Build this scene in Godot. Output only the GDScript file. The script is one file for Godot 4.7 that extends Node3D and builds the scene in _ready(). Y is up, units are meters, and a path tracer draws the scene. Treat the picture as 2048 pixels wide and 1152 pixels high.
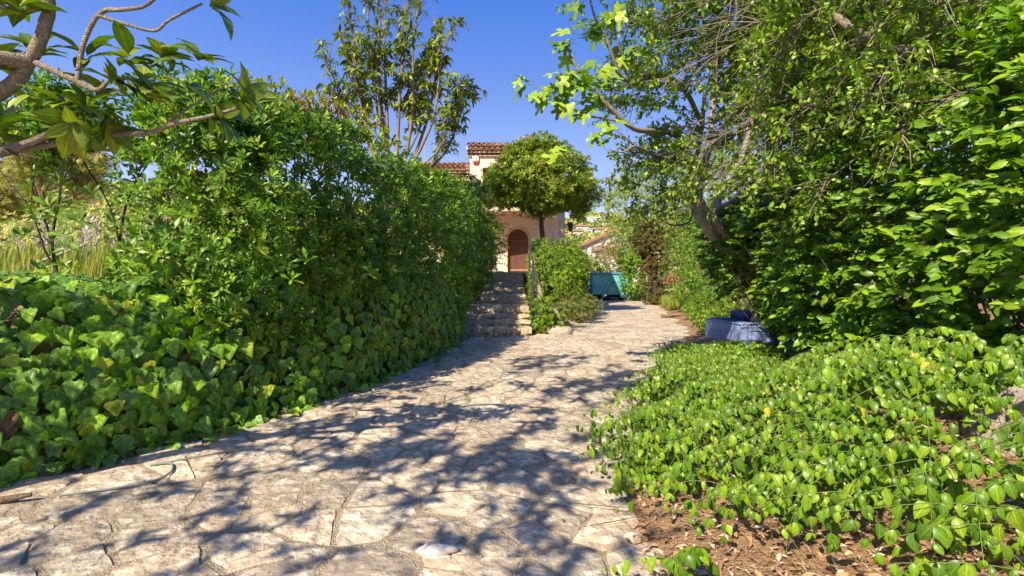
extends Node3D

var R := RandomNumberGenerator.new()
var nz := FastNoiseLite.new()
var eye := Vector3(0, 1.5, 0)
var counts := {}
var M := {}
var T := {}


func _ready() -> void:
	R.seed = 20240611
	nz.seed = 11
	nz.frequency = 0.5
	nz.fractal_octaves = 3
	# camera, sky, sun, exposure
	var cam := Camera3D.new()
	cam.name = "camera"
	cam.position = eye
	cam.fov = 58.0
	cam.near = 0.05
	cam.far = 2500.0
	add_child(cam)
	cam.current = true
	var env := Environment.new()
	env.background_mode = Environment.BG_SKY
	var sky := Sky.new()
	var sm := ProceduralSkyMaterial.new()
	sm.sky_top_color = Color(0.115, 0.325, 0.635)
	sm.sky_horizon_color = Color(0.78, 0.84, 0.92)
	sm.sky_curve = 0.135
	sm.ground_bottom_color = Color(0.36, 0.33, 0.27)
	sm.ground_horizon_color = Color(0.56, 0.58, 0.58)
	sm.sun_angle_max = 45.0
	sm.sun_curve = 0.4
	sky.sky_material = sm
	env.sky = sky
	env.tonemap_mode = Environment.TONE_MAPPER_LINEAR
	env.tonemap_exposure = 2.1
	env.sdfgi_enabled = true
	env.ssao_enabled = true
	env.ssil_enabled = true
	env.background_energy_multiplier = 1.0
	var we := WorldEnvironment.new()
	we.name = "world_environment"
	we.environment = env
	add_child(we)
	var sun := DirectionalLight3D.new()
	sun.name = "sun"
	sun.light_color = Color(1.0, 0.945, 0.86)
	sun.light_energy = 1.3
	sun.light_angular_distance = 0.5
	sun.shadow_enabled = true
	add_child(sun)
	var to_sun := Vector3(-0.39, 0.66, 0.66).normalized()
	sun.look_at_from_position(to_sun * 50.0, Vector3.ZERO)
	textures()
	materials()
	# large structure
	build_ground()
	build_driveway()
	build_hill()
	build_house()
	build_stairs()
	build_neighbours()
	# plants
	build_left_hedge()
	build_ivy()
	build_left_garden()
	build_loquat()
	build_slender_tree()
	build_round_tree()
	build_stair_shrubs()
	build_far_plants()
	build_far_hedge()
	build_laurel()
	build_overhang()
	build_fig()
	build_periwinkle()
	# objects and small details
	build_container()
	build_sofa()
	build_rail()
	build_small_things()


# ---------------------------------------------------------------- helpers
class MB:
	var v := PackedVector3Array()
	var n := PackedVector3Array()
	var uv := PackedVector2Array()
	var c := PackedColorArray()
	var ix := PackedInt32Array()

	func add(p: Vector3, nn: Vector3, t := Vector2.ZERO, col := Color.WHITE) -> int:
		v.append(p)
		n.append(nn)
		uv.append(t)
		c.append(col)
		return v.size() - 1

	func tri(a: int, b: int, d: int) -> void:
		if (v[b] - v[a]).cross(v[d] - v[a]).dot(n[a] + n[b] + n[d]) > 0.0:
			ix.append(a)
			ix.append(d)
			ix.append(b)
		else:
			ix.append(a)
			ix.append(b)
			ix.append(d)

	func flat(pts: Array, out: Vector3, col := Color.WHITE) -> void:
		var nn := Vector3.ZERO
		for i in pts.size():
			nn += (pts[i] as Vector3).cross(pts[(i + 1) % pts.size()])
		if nn.length_squared() < 1e-14:
			return
		nn = nn.normalized()
		if nn.dot(out) < 0.0:
			nn = -nn
		var at := v.size()
		for p in pts:
			add(p, nn, Vector2(p.x + p.z, p.y), col)
		for i in range(1, pts.size() - 1):
			tri(at, at + i, at + i + 1)

	func mesh() -> ArrayMesh:
		var a := []
		a.resize(Mesh.ARRAY_MAX)
		a[Mesh.ARRAY_VERTEX] = v
		a[Mesh.ARRAY_NORMAL] = n
		a[Mesh.ARRAY_TEX_UV] = uv
		a[Mesh.ARRAY_COLOR] = c
		a[Mesh.ARRAY_INDEX] = ix
		var m := ArrayMesh.new()
		m.add_surface_from_arrays(Mesh.PRIMITIVE_TRIANGLES, a)
		return m


class Cloud:
	var t: Array[Transform3D] = []
	var k := PackedInt32Array()

	func put(x: Transform3D, i := 0) -> void:
		t.append(x)
		k.append(i)


func rf(a: float, b: float) -> float:
	return R.randf_range(a, b)


func rv(s := 1.0) -> Vector3:
	return Vector3(R.randfn(), R.randfn(), R.randfn()).normalized() * s


func W(x: float, h: float, d: float) -> Vector3:
	return Vector3(x, h, -d)


func ss(a: float, b: float, x: float) -> float:
	return smoothstep(a, b, x)


func pl(k: Array, d: float) -> float:
	# value at d of a line given as Vector2(d, value)
	if d <= k[0].x:
		return k[0].y
	for i in range(1, k.size()):
		if d <= k[i].x:
			return lerpf(k[i - 1].y, k[i].y, (d - k[i - 1].x) / (k[i].x - k[i - 1].x))
	return k[-1].y


func numbered(par: Node, called: String) -> String:
	var key := "%d/%s" % [par.get_instance_id(), called]
	var n: int = counts.get(key, 0)
	counts[key] = n + 1
	return called if n == 0 else "%s_%03d" % [called, n]


func thing(called: String, label: String, category: String, at := Vector3.ZERO, group := "") -> Node3D:
	var o := Node3D.new()
	o.name = numbered(self, called)
	o.position = at
	add_child(o)
	tag(o, label, category, group)
	return o


func tag(o: Node, label: String, category: String, group := "") -> void:
	if label:
		o.set_meta("label", label)
	if category:
		o.set_meta("category", category)
	if group:
		o.set_meta("group", group)


func part(called: String, m: Mesh, mat: Material, par: Node3D) -> MeshInstance3D:
	# m is in world coordinates; par is a thing
	var o := obj(called, m, mat, par)
	o.position = -par.position
	return o


func obj(called: String, m: Mesh, mat: Material, par: Node3D = null) -> MeshInstance3D:
	var o := MeshInstance3D.new()
	var p: Node3D = par if par else self
	o.name = numbered(p, called)
	o.mesh = m
	o.material_override = mat
	p.add_child(o)
	return o


func struct_of(called: String, m: Mesh, mat: Material) -> MeshInstance3D:
	var o := obj(called, m, mat)
	o.set_meta("kind", "structure")
	return o


func single(called: String, label: String, category: String, mb: MB, mat: Material, at: Vector3, group := "") -> MeshInstance3D:
	# a thing that is one mesh, its origin moved to its base
	for i in mb.v.size():
		mb.v[i] -= at
	var o := obj(called, mb.mesh(), mat)
	o.position = at
	tag(o, label, category, group)
	return o


func bx(mb: MB, c: Vector3, s: Vector3, b := 0.0, bas := Basis.IDENTITY, col := Color.WHITE) -> void:
	# box with chamfered edges
	var h := s * 0.5
	b = minf(b, minf(h.x, minf(h.y, h.z)) * 0.9)
	var P := {}
	for sx in [-1, 1]:
		for sy in [-1, 1]:
			for sz in [-1, 1]:
				for f in 3:
					var q := Vector3(h.x if f == 0 else h.x - b, h.y if f == 1 else h.y - b, h.z if f == 2 else h.z - b) * Vector3(sx, sy, sz)
					P[[sx, sy, sz, f]] = c + bas * q
	for s1 in [-1, 1]:
		mb.flat([P[[s1, -1, -1, 0]], P[[s1, 1, -1, 0]], P[[s1, 1, 1, 0]], P[[s1, -1, 1, 0]]], bas * Vector3(s1, 0, 0), col)
		mb.flat([P[[-1, s1, -1, 1]], P[[1, s1, -1, 1]], P[[1, s1, 1, 1]], P[[-1, s1, 1, 1]]], bas * Vector3(0, s1, 0), col)
		mb.flat([P[[-1, -1, s1, 2]], P[[1, -1, s1, 2]], P[[1, 1, s1, 2]], P[[-1, 1, s1, 2]]], bas * Vector3(0, 0, s1), col)
		if b > 0.0:
			for s2 in [-1, 1]:
				mb.flat([P[[s1, s2, -1, 0]], P[[s1, s2, 1, 0]], P[[s1, s2, 1, 1]], P[[s1, s2, -1, 1]]], bas * Vector3(s1, s2, 0), col)
				mb.flat([P[[s1, -1, s2, 0]], P[[s1, 1, s2, 0]], P[[s1, 1, s2, 2]], P[[s1, -1, s2, 2]]], bas * Vector3(s1, 0, s2), col)
				mb.flat([P[[-1, s1, s2, 1]], P[[1, s1, s2, 1]], P[[1, s1, s2, 2]], P[[-1, s1, s2, 2]]], bas * Vector3(0, s1, s2), col)
				for s3 in [-1, 1]:
					mb.flat([P[[s1, s2, s3, 0]], P[[s1, s2, s3, 1]], P[[s1, s2, s3, 2]]], bas * Vector3(s1, s2, s3), col)


func slab(mb: MB, a: Vector3, b: Vector3, bev := 0.0, col := Color.WHITE) -> void:
	bx(mb, (a + b) * 0.5, (b - a).abs(), bev, Basis.IDENTITY, col)


func tube(mb: MB, pts: Array, rads: Array, sides := 6, col := Color.WHITE, wob := 0.0) -> void:
	var n := pts.size()
	var side := Vector3.ZERO
	var first := mb.v.size()
	var run := 0.0
	for i in n:
		var dir: Vector3 = ((pts[mini(i + 1, n - 1)] as Vector3) - pts[maxi(i - 1, 0)])
		if dir.length_squared() < 1e-12:
			dir = Vector3.UP
		dir = dir.normalized()
		if i == 0:
			side = dir.cross(Vector3(0.31, 0.2, 0.93)).normalized()
		else:
			side = (side - dir * side.dot(dir)).normalized()
			run += (pts[i] as Vector3).distance_to(pts[i - 1])
		var up := dir.cross(side)
		for k in sides:
			var a := TAU * k / sides
			var o := side * cos(a) + up * sin(a)
			var r: float = rads[i]
			if wob > 0.0:
				r *= 1.0 + wob * nz.get_noise_3dv((pts[i] as Vector3) * 9.0 + o * 1.3)
			mb.add(pts[i] + o * r, o, Vector2(float(k) / sides, run), col)
		if i > 0:
			for k in sides:
				var a0 := first + (i - 1) * sides + k
				var a1 := first + (i - 1) * sides + (k + 1) % sides
				mb.tri(a0, a1, a0 + sides)
				mb.tri(a1, a1 + sides, a0 + sides)
	for e in [0, n - 1]:
		var dd: Vector3 = ((pts[1] as Vector3) - pts[0]) if e == 0 else ((pts[n - 2] as Vector3) - pts[n - 1])
		var c := mb.add(pts[e] - dd.normalized() * (rads[e] as float) * 0.3, -dd.normalized(), Vector2.ZERO, col)
		for k in sides:
			mb.tri(c, first + e * sides + k, first + e * sides + (k + 1) % sides)


func curve(pts: Array, n := 4) -> Array:
	# a smooth line through points
	var out := []
	for i in pts.size() - 1:
		var a: Vector3 = pts[maxi(i - 1, 0)]
		var b: Vector3 = pts[i]
		var c: Vector3 = pts[i + 1]
		var d: Vector3 = pts[mini(i + 2, pts.size() - 1)]
		for k in n:
			out.append(b.cubic_interpolate(c, a, d, float(k) / n))
	out.append(pts[-1])
	return out


func limb(mb: MB, pts: Array, r0: float, r1: float, sides := 6, n := 4, wob := 0.25) -> Array:
	var c := curve(pts, n)
	var rr := []
	for i in c.size():
		rr.append(lerpf(r0, r1, float(i) / (c.size() - 1)))
	tube(mb, c, rr, sides, Color.WHITE, wob)
	return c


func grow(mb: MB, p: Vector3, dir: Vector3, length: float, rad: float, depth: int, spread: float, lift: float, tips: Array, keep := 0.68) -> void:
	var pts := [p]
	var q := p
	var dd := dir.normalized()
	for i in 3:
		dd = (dd + rv(0.16) + Vector3.UP * lift * 0.3).normalized()
		q += dd * length / 3.0
		pts.append(q)
	var r1 := rad * (0.62 if depth > 0 else 0.4)
	tube(mb, pts, [rad, lerpf(rad, r1, 0.33), lerpf(rad, r1, 0.66), r1], 6 if rad > 0.012 else 4, Color.WHITE, 0.2)
	tips.append([q, dd, depth])
	if depth <= 1:
		tips.append([pts[2], (dd + rv(0.8)).normalized(), depth])
	if depth == 0:
		return
	var kids := 3 if R.randf() < 0.45 else 2
	for i in kids:
		var nd := (dd + rv(spread) + Vector3.UP * lift * 0.4).normalized()
		grow(mb, q if i < 2 else pts[2], nd, length * keep * rf(0.8, 1.2), r1 * (0.95 if i == 0 else 0.75), depth - 1, spread, lift, tips, keep)


func frame_of(axis: Vector3, up: Vector3, s: float, sx := 1.0) -> Basis:
	# a leaf's basis: z along the leaf, y its upper face
	var z := axis.normalized()
	var x := up.cross(z)
	if x.length_squared() < 1e-5:
		x = Vector3(1, 0.1, 0).cross(z)
	x = x.normalized()
	return Basis(x * s * sx, z.cross(x) * s, z * s)


func width_at(kind: int, t: float) -> float:
	match kind:
		0:  # broad ellipse with a point
			return pow(sin(PI * pow(t, 0.85)), 0.85)
		1:  # widest near the tip
			return sin(PI * 0.5 * minf(t / 0.72, 1.0)) * (1.0 if t < 0.72 else sqrt(maxf(0.0, 1.0 - pow((t - 0.72) / 0.28, 2.0)))) * (0.25 + 0.75 * ss(0.0, 0.7, t))
		2:  # heart base, pointed
			return (sqrt(minf(t / 0.22, 1.0)) if t < 0.22 else 1.0) * pow(maxf(0.0, 1.0 - pow(maxf(t - 0.22, 0.0) / 0.78, 1.7)), 0.9)
		3:  # lance
			return pow(sin(PI * pow(t, 0.75)), 1.1)
		_:  # round
			return sqrt(maxf(0.0, 1.0 - pow(2.0 * t - 1.0, 2.0)))


func leaf(mb: MB, xf: Transform3D, kind: int, wd: float, fold: float, curl: float, nl := 4, col := Color.WHITE, wave := 0.0) -> void:
	var at := mb.v.size()
	for i in nl + 1:
		var t := float(i) / nl
		var w := width_at(kind, t) * wd * 0.5
		var y := -curl * t * t + 0.25 * curl * t
		var sl := -2.0 * curl * t + 0.25 * curl
		for s in [-1.0, 0.0, 1.0]:
			var wv := wave * sin(t * 17.0 + s) * absf(s)
			var p := Vector3(s * w, y + fold * w * absf(s) + wv, t - 0.5 * curl * curl * t * t * 0.6)
			var nn := Vector3(-s * fold, 1.0, -sl + wave * 6.0 * cos(t * 17.0 + s) * absf(s)).normalized()
			var cc := Color(col.r * 0.95, col.g * 0.93, col.b * 0.95) if s == 0.0 else col * 0.8
			mb.add(xf * p, (xf.basis * nn).normalized(), Vector2(0.5 + 0.5 * s, t), cc)
	for i in nl:
		for s in 2:
			var a := at + i * 3 + s
			mb.tri(a, a + 1, a + 3)
			mb.tri(a + 1, a + 4, a + 3)


func lobed(mb: MB, xf: Transform3D, half: Array, cup: float, droop: float, ripple: float, col := Color.WHITE, ph := 0.0) -> void:
	# a lobed leaf from half its outline (Vector2 across, along), stalk at the origin
	var ring: Array = half.duplicate()
	for i in range(half.size() - 2, 0, -1):
		ring.append(Vector2(-half[i].x, half[i].y))
	var mid := Vector2(0, 0.3)
	var rows := [0.0, 0.5, 1.0]
	var ids := []
	for r in rows:
		var row := PackedInt32Array()
		for i in ring.size():
			var q: Vector2 = mid.lerp(ring[i], r)
			var h0 := hgt(q, cup, droop, ripple, ph)
			var hx := hgt(q + Vector2(0.01, 0), cup, droop, ripple, ph)
			var hz := hgt(q + Vector2(0, 0.01), cup, droop, ripple, ph)
			var nn := Vector3(-(hx - h0) / 0.01, 1.0, -(hz - h0) / 0.01).normalized()
			row.append(mb.add(xf * Vector3(q.x, h0, q.y), (xf.basis * nn).normalized(), Vector2(0.5 + q.x * 0.8, clampf(0.12 + q.y * 0.78, 0.0, 1.0)), col))
			if r == 0.0:
				break
		ids.append(row)
	var n := ring.size()
	for i in n:
		var j := (i + 1) % n
		mb.tri(ids[0][0], ids[1][i], ids[1][j])
		mb.tri(ids[1][i], ids[2][i], ids[2][j])
		mb.tri(ids[1][i], ids[2][j], ids[1][j])


func hgt(q: Vector2, cup: float, droop: float, ripple: float, ph: float) -> float:
	return cup * absf(q.x) * (1.0 - 0.9 * absf(q.x)) - droop * (q.y - 0.1) * (q.y - 0.1) + ripple * sin(q.x * 9.0 + ph) * cos(q.y * 8.0 + ph * 1.7)


func clear_of_ray(p: Vector3, from: Vector3, r: float) -> bool:
	# whether p keeps out of the way of the sun on its way to a place
	var away := p - from
	var ray := Vector3(-0.39, 0.66, 0.66).normalized()
	return (away - ray * away.dot(ray)).length() > r or away.dot(ray) < 0.0


func settle(par: Node3D, cl: Cloud, m: Mesh, look: String, pal: Array, singles: int, one: String, rest: String, span := 1.0) -> void:
	# the leaves that show largest become parts of their own, the rest one part
	var keys := PackedInt64Array()
	for i in cl.t.size():
		var q := cl.t[i].origin - eye
		var d := -q.z
		if d < 0.4 or absf(q.x) > d * 0.98 or absf(q.y) > d * 0.55:
			continue
		var px := cl.t[i].basis.z.length() * span * 1039.0 / q.length()
		if px >= 10.0:
			keys.append(int(px * 1000.0) * 1000000 + i)
	keys.sort()
	var alone := {}
	var mats := []
	if look != "dry":
		pal = pal.duplicate()
		for i in pal.size():
			pal[i] = Color(minf(pal[i].r * 4.1, 1.0), minf(pal[i].g * 3.5, 1.0), pal[i].b * 2.4)
	for c in pal:
		mats.append(leaf_mat(look, c))
	for j in mini(singles, keys.size()):
		var i: int = keys[keys.size() - 1 - j] % 1000000
		alone[i] = true
		var o := obj(one, m, mats[cl.k[i]], par)
		o.transform = Transform3D(cl.t[i].basis, cl.t[i].origin - par.position)
	var left := cl.t.size() - alone.size()
	if left <= 0:
		return
	var mm := MultiMesh.new()
	mm.transform_format = MultiMesh.TRANSFORM_3D
	mm.use_colors = true
	mm.mesh = m
	mm.instance_count = left
	var at := 0
	for i in cl.t.size():
		if alone.has(i):
			continue
		var x := cl.t[i]
		x.origin -= par.position
		var c: Color = pal[cl.k[i]]
		var g := rf(0.82, 1.18)
		mm.set_instance_transform(at, x)
		mm.set_instance_color(at, Color(c.r * g * rf(0.93, 1.07), c.g * g, c.b * g))
		at += 1
	var w := MultiMeshInstance3D.new()
	w.name = numbered(par, rest)
	w.multimesh = mm
	w.material_override = leaf_mat(look, Color(1, 1, 1))
	w.set_meta("kind", "stuff")
	par.add_child(w)


func shell(blobs: Array, count: int, thick: float, bump: float, p := 2.0, back := 0.35, clump := 0.0) -> Array:
	# points and outward normals spread over the skin of a union of rounded blobs
	var pos := PackedVector3Array()
	var nor := PackedVector3Array()
	var areas := []
	var total := 0.0
	for b in blobs:
		var r: Vector3 = b[1]
		total += r.x * r.y + r.y * r.z + r.x * r.z
		areas.append(total)
	var tries := 0
	while pos.size() < count and tries < count * 8:
		tries += 1
		var pick := R.randf() * total
		var i := 0
		while areas[i] < pick:
			i += 1
		var c: Vector3 = blobs[i][0]
		var r: Vector3 = blobs[i][1]
		var u := rv()
		var k := pow(pow(absf(u.x), p) + pow(absf(u.y), p) + pow(absf(u.z), p), -1.0 / p)
		var w := u * k
		var q := c + w * r
		var nn := Vector3(signf(w.x) * pow(absf(w.x), p - 1.0) / r.x, signf(w.y) * pow(absf(w.y), p - 1.0) / r.y, signf(w.z) * pow(absf(w.z), p - 1.0) / r.z).normalized()
		if nn.dot(eye - q) < 0.0 and R.randf() > back:
			continue
		var inside := false
		for j in blobs.size():
			if j == i:
				continue
			var e: Vector3 = (q - (blobs[j][0] as Vector3)) / (blobs[j][1] as Vector3)
			if pow(absf(e.x), p) + pow(absf(e.y), p) + pow(absf(e.z), p) < 0.72:
				inside = true
				break
		if inside and R.randf() > 0.06:
			continue
		if clump > 0.0 and nz.get_noise_3dv(q * 2.3 + Vector3(40, 0, 0)) < -0.18 and R.randf() < clump:
			continue
		q += nn * (nz.get_noise_3dv(q * 1.6) * bump + nz.get_noise_3dv(q * 5.0) * bump * 0.45)
		q -= nn * thick * pow(R.randf(), 1.7)
		pos.append(q)
		nor.append(nn)
	return [pos, nor]


func twigs(par: Node3D, blobs: Array, roots: Array, count: int, r0: float, mat: Material, called := "branches") -> void:
	# thin branches from the roots out to the skin
	var mb := MB.new()
	var s := shell(blobs, count, 0.5, 0.1)
	for i in s[0].size():
		var e: Vector3 = s[0][i]
		var b: Vector3 = roots[0]
		for q in roots:
			if (q as Vector3).distance_to(e) < b.distance_to(e):
				b = q
		var m := b.lerp(e, 0.5) + rv(0.12) + Vector3.DOWN * 0.1
		tube(mb, curve([b, m, e], 2), [r0, r0 * 0.8, r0 * 0.6, r0 * 0.45, r0 * 0.25], 4)
	part(called, mb.mesh(), mat, par).set_meta("kind", "stuff")


func extrude(mb: MB, poly: PackedVector2Array, d0: float, d1: float, col := Color.WHITE) -> void:
	# a wall panel: outline in (x, height), front at d0, back at d1
	var t := Geometry2D.triangulate_polygon(poly)
	for f in [[d0, 1.0], [d1, -1.0]]:
		var at := mb.v.size()
		for q in poly:
			mb.add(Vector3(q.x, q.y, -(f[0] as float)), Vector3(0, 0, f[1]), q, col)
		for i in range(0, t.size(), 3):
			mb.tri(at + t[i], at + t[i + 1], at + t[i + 2])
	var cw := Geometry2D.is_polygon_clockwise(poly)
	for i in poly.size():
		var a := poly[i]
		var b := poly[(i + 1) % poly.size()]
		var e := (b - a).normalized()
		var o := Vector3(-e.y, e.x, 0) if cw else Vector3(e.y, -e.x, 0)
		mb.flat([Vector3(a.x, a.y, -d0), Vector3(b.x, b.y, -d0), Vector3(b.x, b.y, -d1), Vector3(a.x, a.y, -d1)], o, col)


# ---------------------------------------------------------------- textures and materials
func nimg(size: int, freq: float, sd: int, oct := 4, kind := FastNoiseLite.TYPE_SIMPLEX_SMOOTH) -> PackedByteArray:
	var f := FastNoiseLite.new()
	f.noise_type = kind
	f.seed = sd
	f.frequency = freq
	f.fractal_octaves = oct
	var im := f.get_seamless_image(size, size)
	im.convert(Image.FORMAT_L8)
	return im.get_data()


func make_tex(size: int, bytes: PackedByteArray, fmt := Image.FORMAT_RGB8) -> ImageTexture:
	return ImageTexture.create_from_image(Image.create_from_data(size, size, false, fmt, bytes))


func mottled(size: int, f1: float, f2: float, sd: int, dark: Color, light: Color, spot: Color, cut: float, grit := 0.25) -> ImageTexture:
	# two tones mixed by noise, with spots of a third one and fine grit
	var a := nimg(size, f1, sd)
	var b := nimg(size, f2, sd + 1)
	var g := nimg(size, 0.35, sd + 2, 2)
	var out := PackedByteArray()
	out.resize(size * size * 3)
	for i in size * size:
		var t := a[i] / 255.0
		var s := clampf((b[i] / 255.0 - cut) * 9.0, 0.0, 1.0)
		var k := 1.0 + (g[i] / 255.0 - 0.5) * grit * 2.0
		var r := lerpf(lerpf(dark.r, light.r, t), spot.r, s) * k
		var e := lerpf(lerpf(dark.g, light.g, t), spot.g, s) * k
		var u := lerpf(lerpf(dark.b, light.b, t), spot.b, s) * k
		out[i * 3] = int(clampf(r, 0, 1) * 255)
		out[i * 3 + 1] = int(clampf(e, 0, 1) * 255)
		out[i * 3 + 2] = int(clampf(u, 0, 1) * 255)
	return make_tex(size, out)


func grey(size: int, freq: float, sd: int, oct := 5) -> ImageTexture:
	return make_tex(size, nimg(size, freq, sd, oct), Image.FORMAT_L8)


func vein_tex(palmate: bool) -> ImageTexture:
	var n := 160
	var out := PackedByteArray()
	out.resize(n * n * 3)
	var a := nimg(n, 0.03, 91)
	var g := nimg(n, 0.2, 95, 2)
	for y in n:
		for x in n:
			var u := (x + 0.5) / n - 0.5
			var t := (y + 0.5) / n
			var line := 0.0
			if palmate:
				var q := Vector2(u / 0.8, (t - 0.12) / 0.78)
				for ang in [0.0, 0.62, -0.62, 1.25, -1.25, 1.95, -1.95]:
					var dir := Vector2(sin(ang), cos(ang))
					var al := q.dot(dir)
					if al > 0.0:
						line = maxf(line, 1.0 - absf(q.cross(dir)) / (0.021 * (1.2 - al)))
						var br := fposmod(al - absf(q.cross(dir)) * 0.8, 0.16)
						if absf(q.cross(dir)) < 0.22:
							line = maxf(line, 0.4 * (1.0 - absf(br - 0.08) / 0.013))
			else:
				line = 1.0 - absf(u) / 0.03
				var br := fposmod(t - absf(u) * 0.55, 0.1)
				line = maxf(line, 0.5 * (1.0 - absf(br - 0.05) / 0.012))
			var v := 0.60 + 0.17 * (a[y * n + x] / 255.0) + 0.1 * (g[y * n + x] / 255.0 - 0.5) + clampf(line, 0.0, 1.0) * 0.34
			var i := (y * n + x) * 3
			out[i] = int(clampf(v + clampf(line, 0, 1) * 0.05, 0, 1) * 255)
			out[i + 1] = int(clampf(v, 0, 1) * 255)
			out[i + 2] = int(clampf(v * 0.94, 0, 1) * 255)
	return make_tex(n, out)


func textures() -> void:
	T.palm = vein_tex(true)
	T.pinn = vein_tex(false)
	T.stone = mottled(1024, 0.010, 0.013, 5, Color(0.65, 0.595, 0.505), Color(0.86, 0.775, 0.645), Color(0.90, 0.84, 0.73), 0.60, 0.24)
	T.mortar = mottled(512, 0.02, 0.16, 15, Color(0.47, 0.415, 0.33), Color(0.63, 0.57, 0.46), Color(0.82, 0.78, 0.68), 0.66, 0.3)
	T.stone_h = grey(1024, 0.012, 25)
	T.fine_h = grey(512, 0.09, 35)
	T.stucco_h = grey(512, 0.12, 36, 3)
	T.stucco = mottled(512, 0.008, 0.012, 45, Color(0.93, 0.93, 0.93), Color(1, 1, 1), Color(0.88, 0.87, 0.86), 0.66, 0.06)
	T.soil = mottled(512, 0.014, 0.06, 55, Color(0.50, 0.40, 0.285), Color(0.69, 0.565, 0.42), Color(0.76, 0.67, 0.52), 0.66, 0.3)
	T.bark = mottled(512, 0.02, 0.03, 65, Color(0.55, 0.52, 0.48), Color(0.86, 0.83, 0.78), Color(0.95, 0.94, 0.90), 0.62, 0.25)
	T.wood = mottled(256, 0.03, 0.05, 75, Color(0.8, 0.8, 0.8), Color(1, 1, 1), Color(0.7, 0.7, 0.7), 0.7, 0.2)
	T.worn = mottled(512, 0.006, 0.02, 85, Color(0.86, 0.86, 0.86), Color(1, 1, 1), Color(0.74, 0.72, 0.70), 0.68, 0.06)
	T.cloth = grey(256, 0.25, 38, 2)


func mat(col: Color, rough := 0.9, tex: Texture2D = null, sc := 1.0, bump: Texture2D = null, bsc := 0.0, world := true) -> StandardMaterial3D:
	var m := StandardMaterial3D.new()
	m.albedo_color = col.linear_to_srgb()
	m.roughness = rough
	m.vertex_color_use_as_albedo = true
	if tex:
		m.albedo_texture = tex
	if tex or bump:
		m.uv1_triplanar = true
		m.uv1_world_triplanar = world
		m.uv1_scale = Vector3.ONE * sc
	if bump:
		m.heightmap_enabled = true
		m.heightmap_texture = bump
		m.heightmap_scale = bsc
	return m


var made_leaf := {}


func leaf_mat(look: String, c: Color) -> StandardMaterial3D:
	var key := [look, c]
	if made_leaf.has(key):
		return made_leaf[key]
	var m := StandardMaterial3D.new()
	m.albedo_color = c.linear_to_srgb()
	m.vertex_color_use_as_albedo = true
	m.roughness = {"glossy": 0.36, "palm": 0.40, "pinn": 0.42, "soft": 0.55, "dry": 0.85, "fine": 0.5}[look]
	m.metallic_specular = 0.42
	if look == "palm":
		m.albedo_texture = T.palm
	elif look != "dry" and look != "fine":
		m.albedo_texture = T.pinn
	m.backlight_enabled = true
	m.backlight = Color(0.68, 0.80, 0.16)
	if look == "dry":
		m.backlight = Color(0.5, 0.42, 0.25)
	m.cull_mode = BaseMaterial3D.CULL_DISABLED
	made_leaf[key] = m
	return m


func materials() -> void:
	M.stone = mat(Color(1, 1, 1), 0.92, T.stone, 0.55, T.stone_h, 3.0)
	M.mortar = mat(Color(1, 1, 1), 0.95, T.mortar, 1.1, T.fine_h, 1.0)
	M.step = mat(Color(0.80, 0.78, 0.76), 0.95, T.stone, 0.9, T.stone_h, 4.0)
	M.soil = mat(Color(1, 1, 1), 1.0, T.soil, 0.7, T.fine_h, 2.0)
	M.stucco = mat(Color(0.86, 0.69, 0.54), 0.95, T.stucco, 0.7, T.stucco_h, 1.0)
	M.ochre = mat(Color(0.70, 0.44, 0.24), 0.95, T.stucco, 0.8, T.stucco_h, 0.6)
	M.terracotta = mat(Color(0.72, 0.42, 0.26), 0.9, T.bark, 1.5, T.stucco_h, 0.6)
	M.cream = mat(Color(0.72, 0.64, 0.52), 0.9, T.stucco, 0.8)
	M.door = mat(Color(0.185, 0.066, 0.042), 0.6, T.wood, 2.0, T.stucco_h, 0.3)
	M.white = mat(Color(0.78, 0.78, 0.76), 0.5)
	M.red = mat(Color(0.75, 0.08, 0.03), 0.35)
	M.iron = mat(Color(0.035, 0.035, 0.038), 0.55)
	M.brass = mat(Color(0.55, 0.42, 0.2), 0.4)
	M.brass.metallic = 0.6
	M.glass = mat(Color(0.20, 0.25, 0.30), 0.1)
	M.bark = mat(Color(0.52, 0.46, 0.39), 0.95, T.bark, 2.4, T.fine_h, 1.2)
	M.bark_brown = mat(Color(0.30, 0.22, 0.16), 0.95, T.bark, 2.4, T.fine_h, 1.2)
	M.bark_dark = mat(Color(0.13, 0.10, 0.075), 0.95, T.bark, 2.4, T.fine_h, 1.2)
	M.bark_pale = mat(Color(0.74, 0.69, 0.62), 0.95, T.bark, 1.8, T.fine_h, 1.0)
	M.teal = mat(Color(0.16, 0.52, 0.55), 0.45, T.worn, 0.6)
	M.teal_dark = mat(Color(0.10, 0.38, 0.42), 0.45, T.worn, 0.8)
	M.yellow = mat(Color(0.80, 0.55, 0.03), 0.5)
	M.black = mat(Color(0.02, 0.02, 0.02), 0.6)
	M.denim = mat(Color(0.27, 0.36, 0.62), 0.85, T.worn, 1.2, T.cloth, 0.5)
	M.denim.rim_enabled = true
	M.denim.rim = 0.3
	M.navy = mat(Color(0.055, 0.085, 0.20), 0.85, T.worn, 1.2, T.cloth, 0.5)
	M.wood = mat(Color(0.45, 0.30, 0.15), 0.9, T.bark, 2.0, T.fine_h, 1.0)
	M.rock = mat(Color(0.50, 0.50, 0.53), 0.95, T.stone, 1.2, T.stone_h, 5.0)
	M.reed = mat(Color(0.55, 0.47, 0.32), 0.9)
	M.stem = mat(Color(0.15, 0.20, 0.045), 0.7)
	M.metal = mat(Color(0.5, 0.5, 0.5), 0.4)
	M.metal.metallic = 0.7
	M.plain = mat(Color(1, 1, 1), 0.95, T.stucco, 0.1)
	M.hose = mat(Color(0.17, 0.21, 0.19), 0.6)


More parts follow.
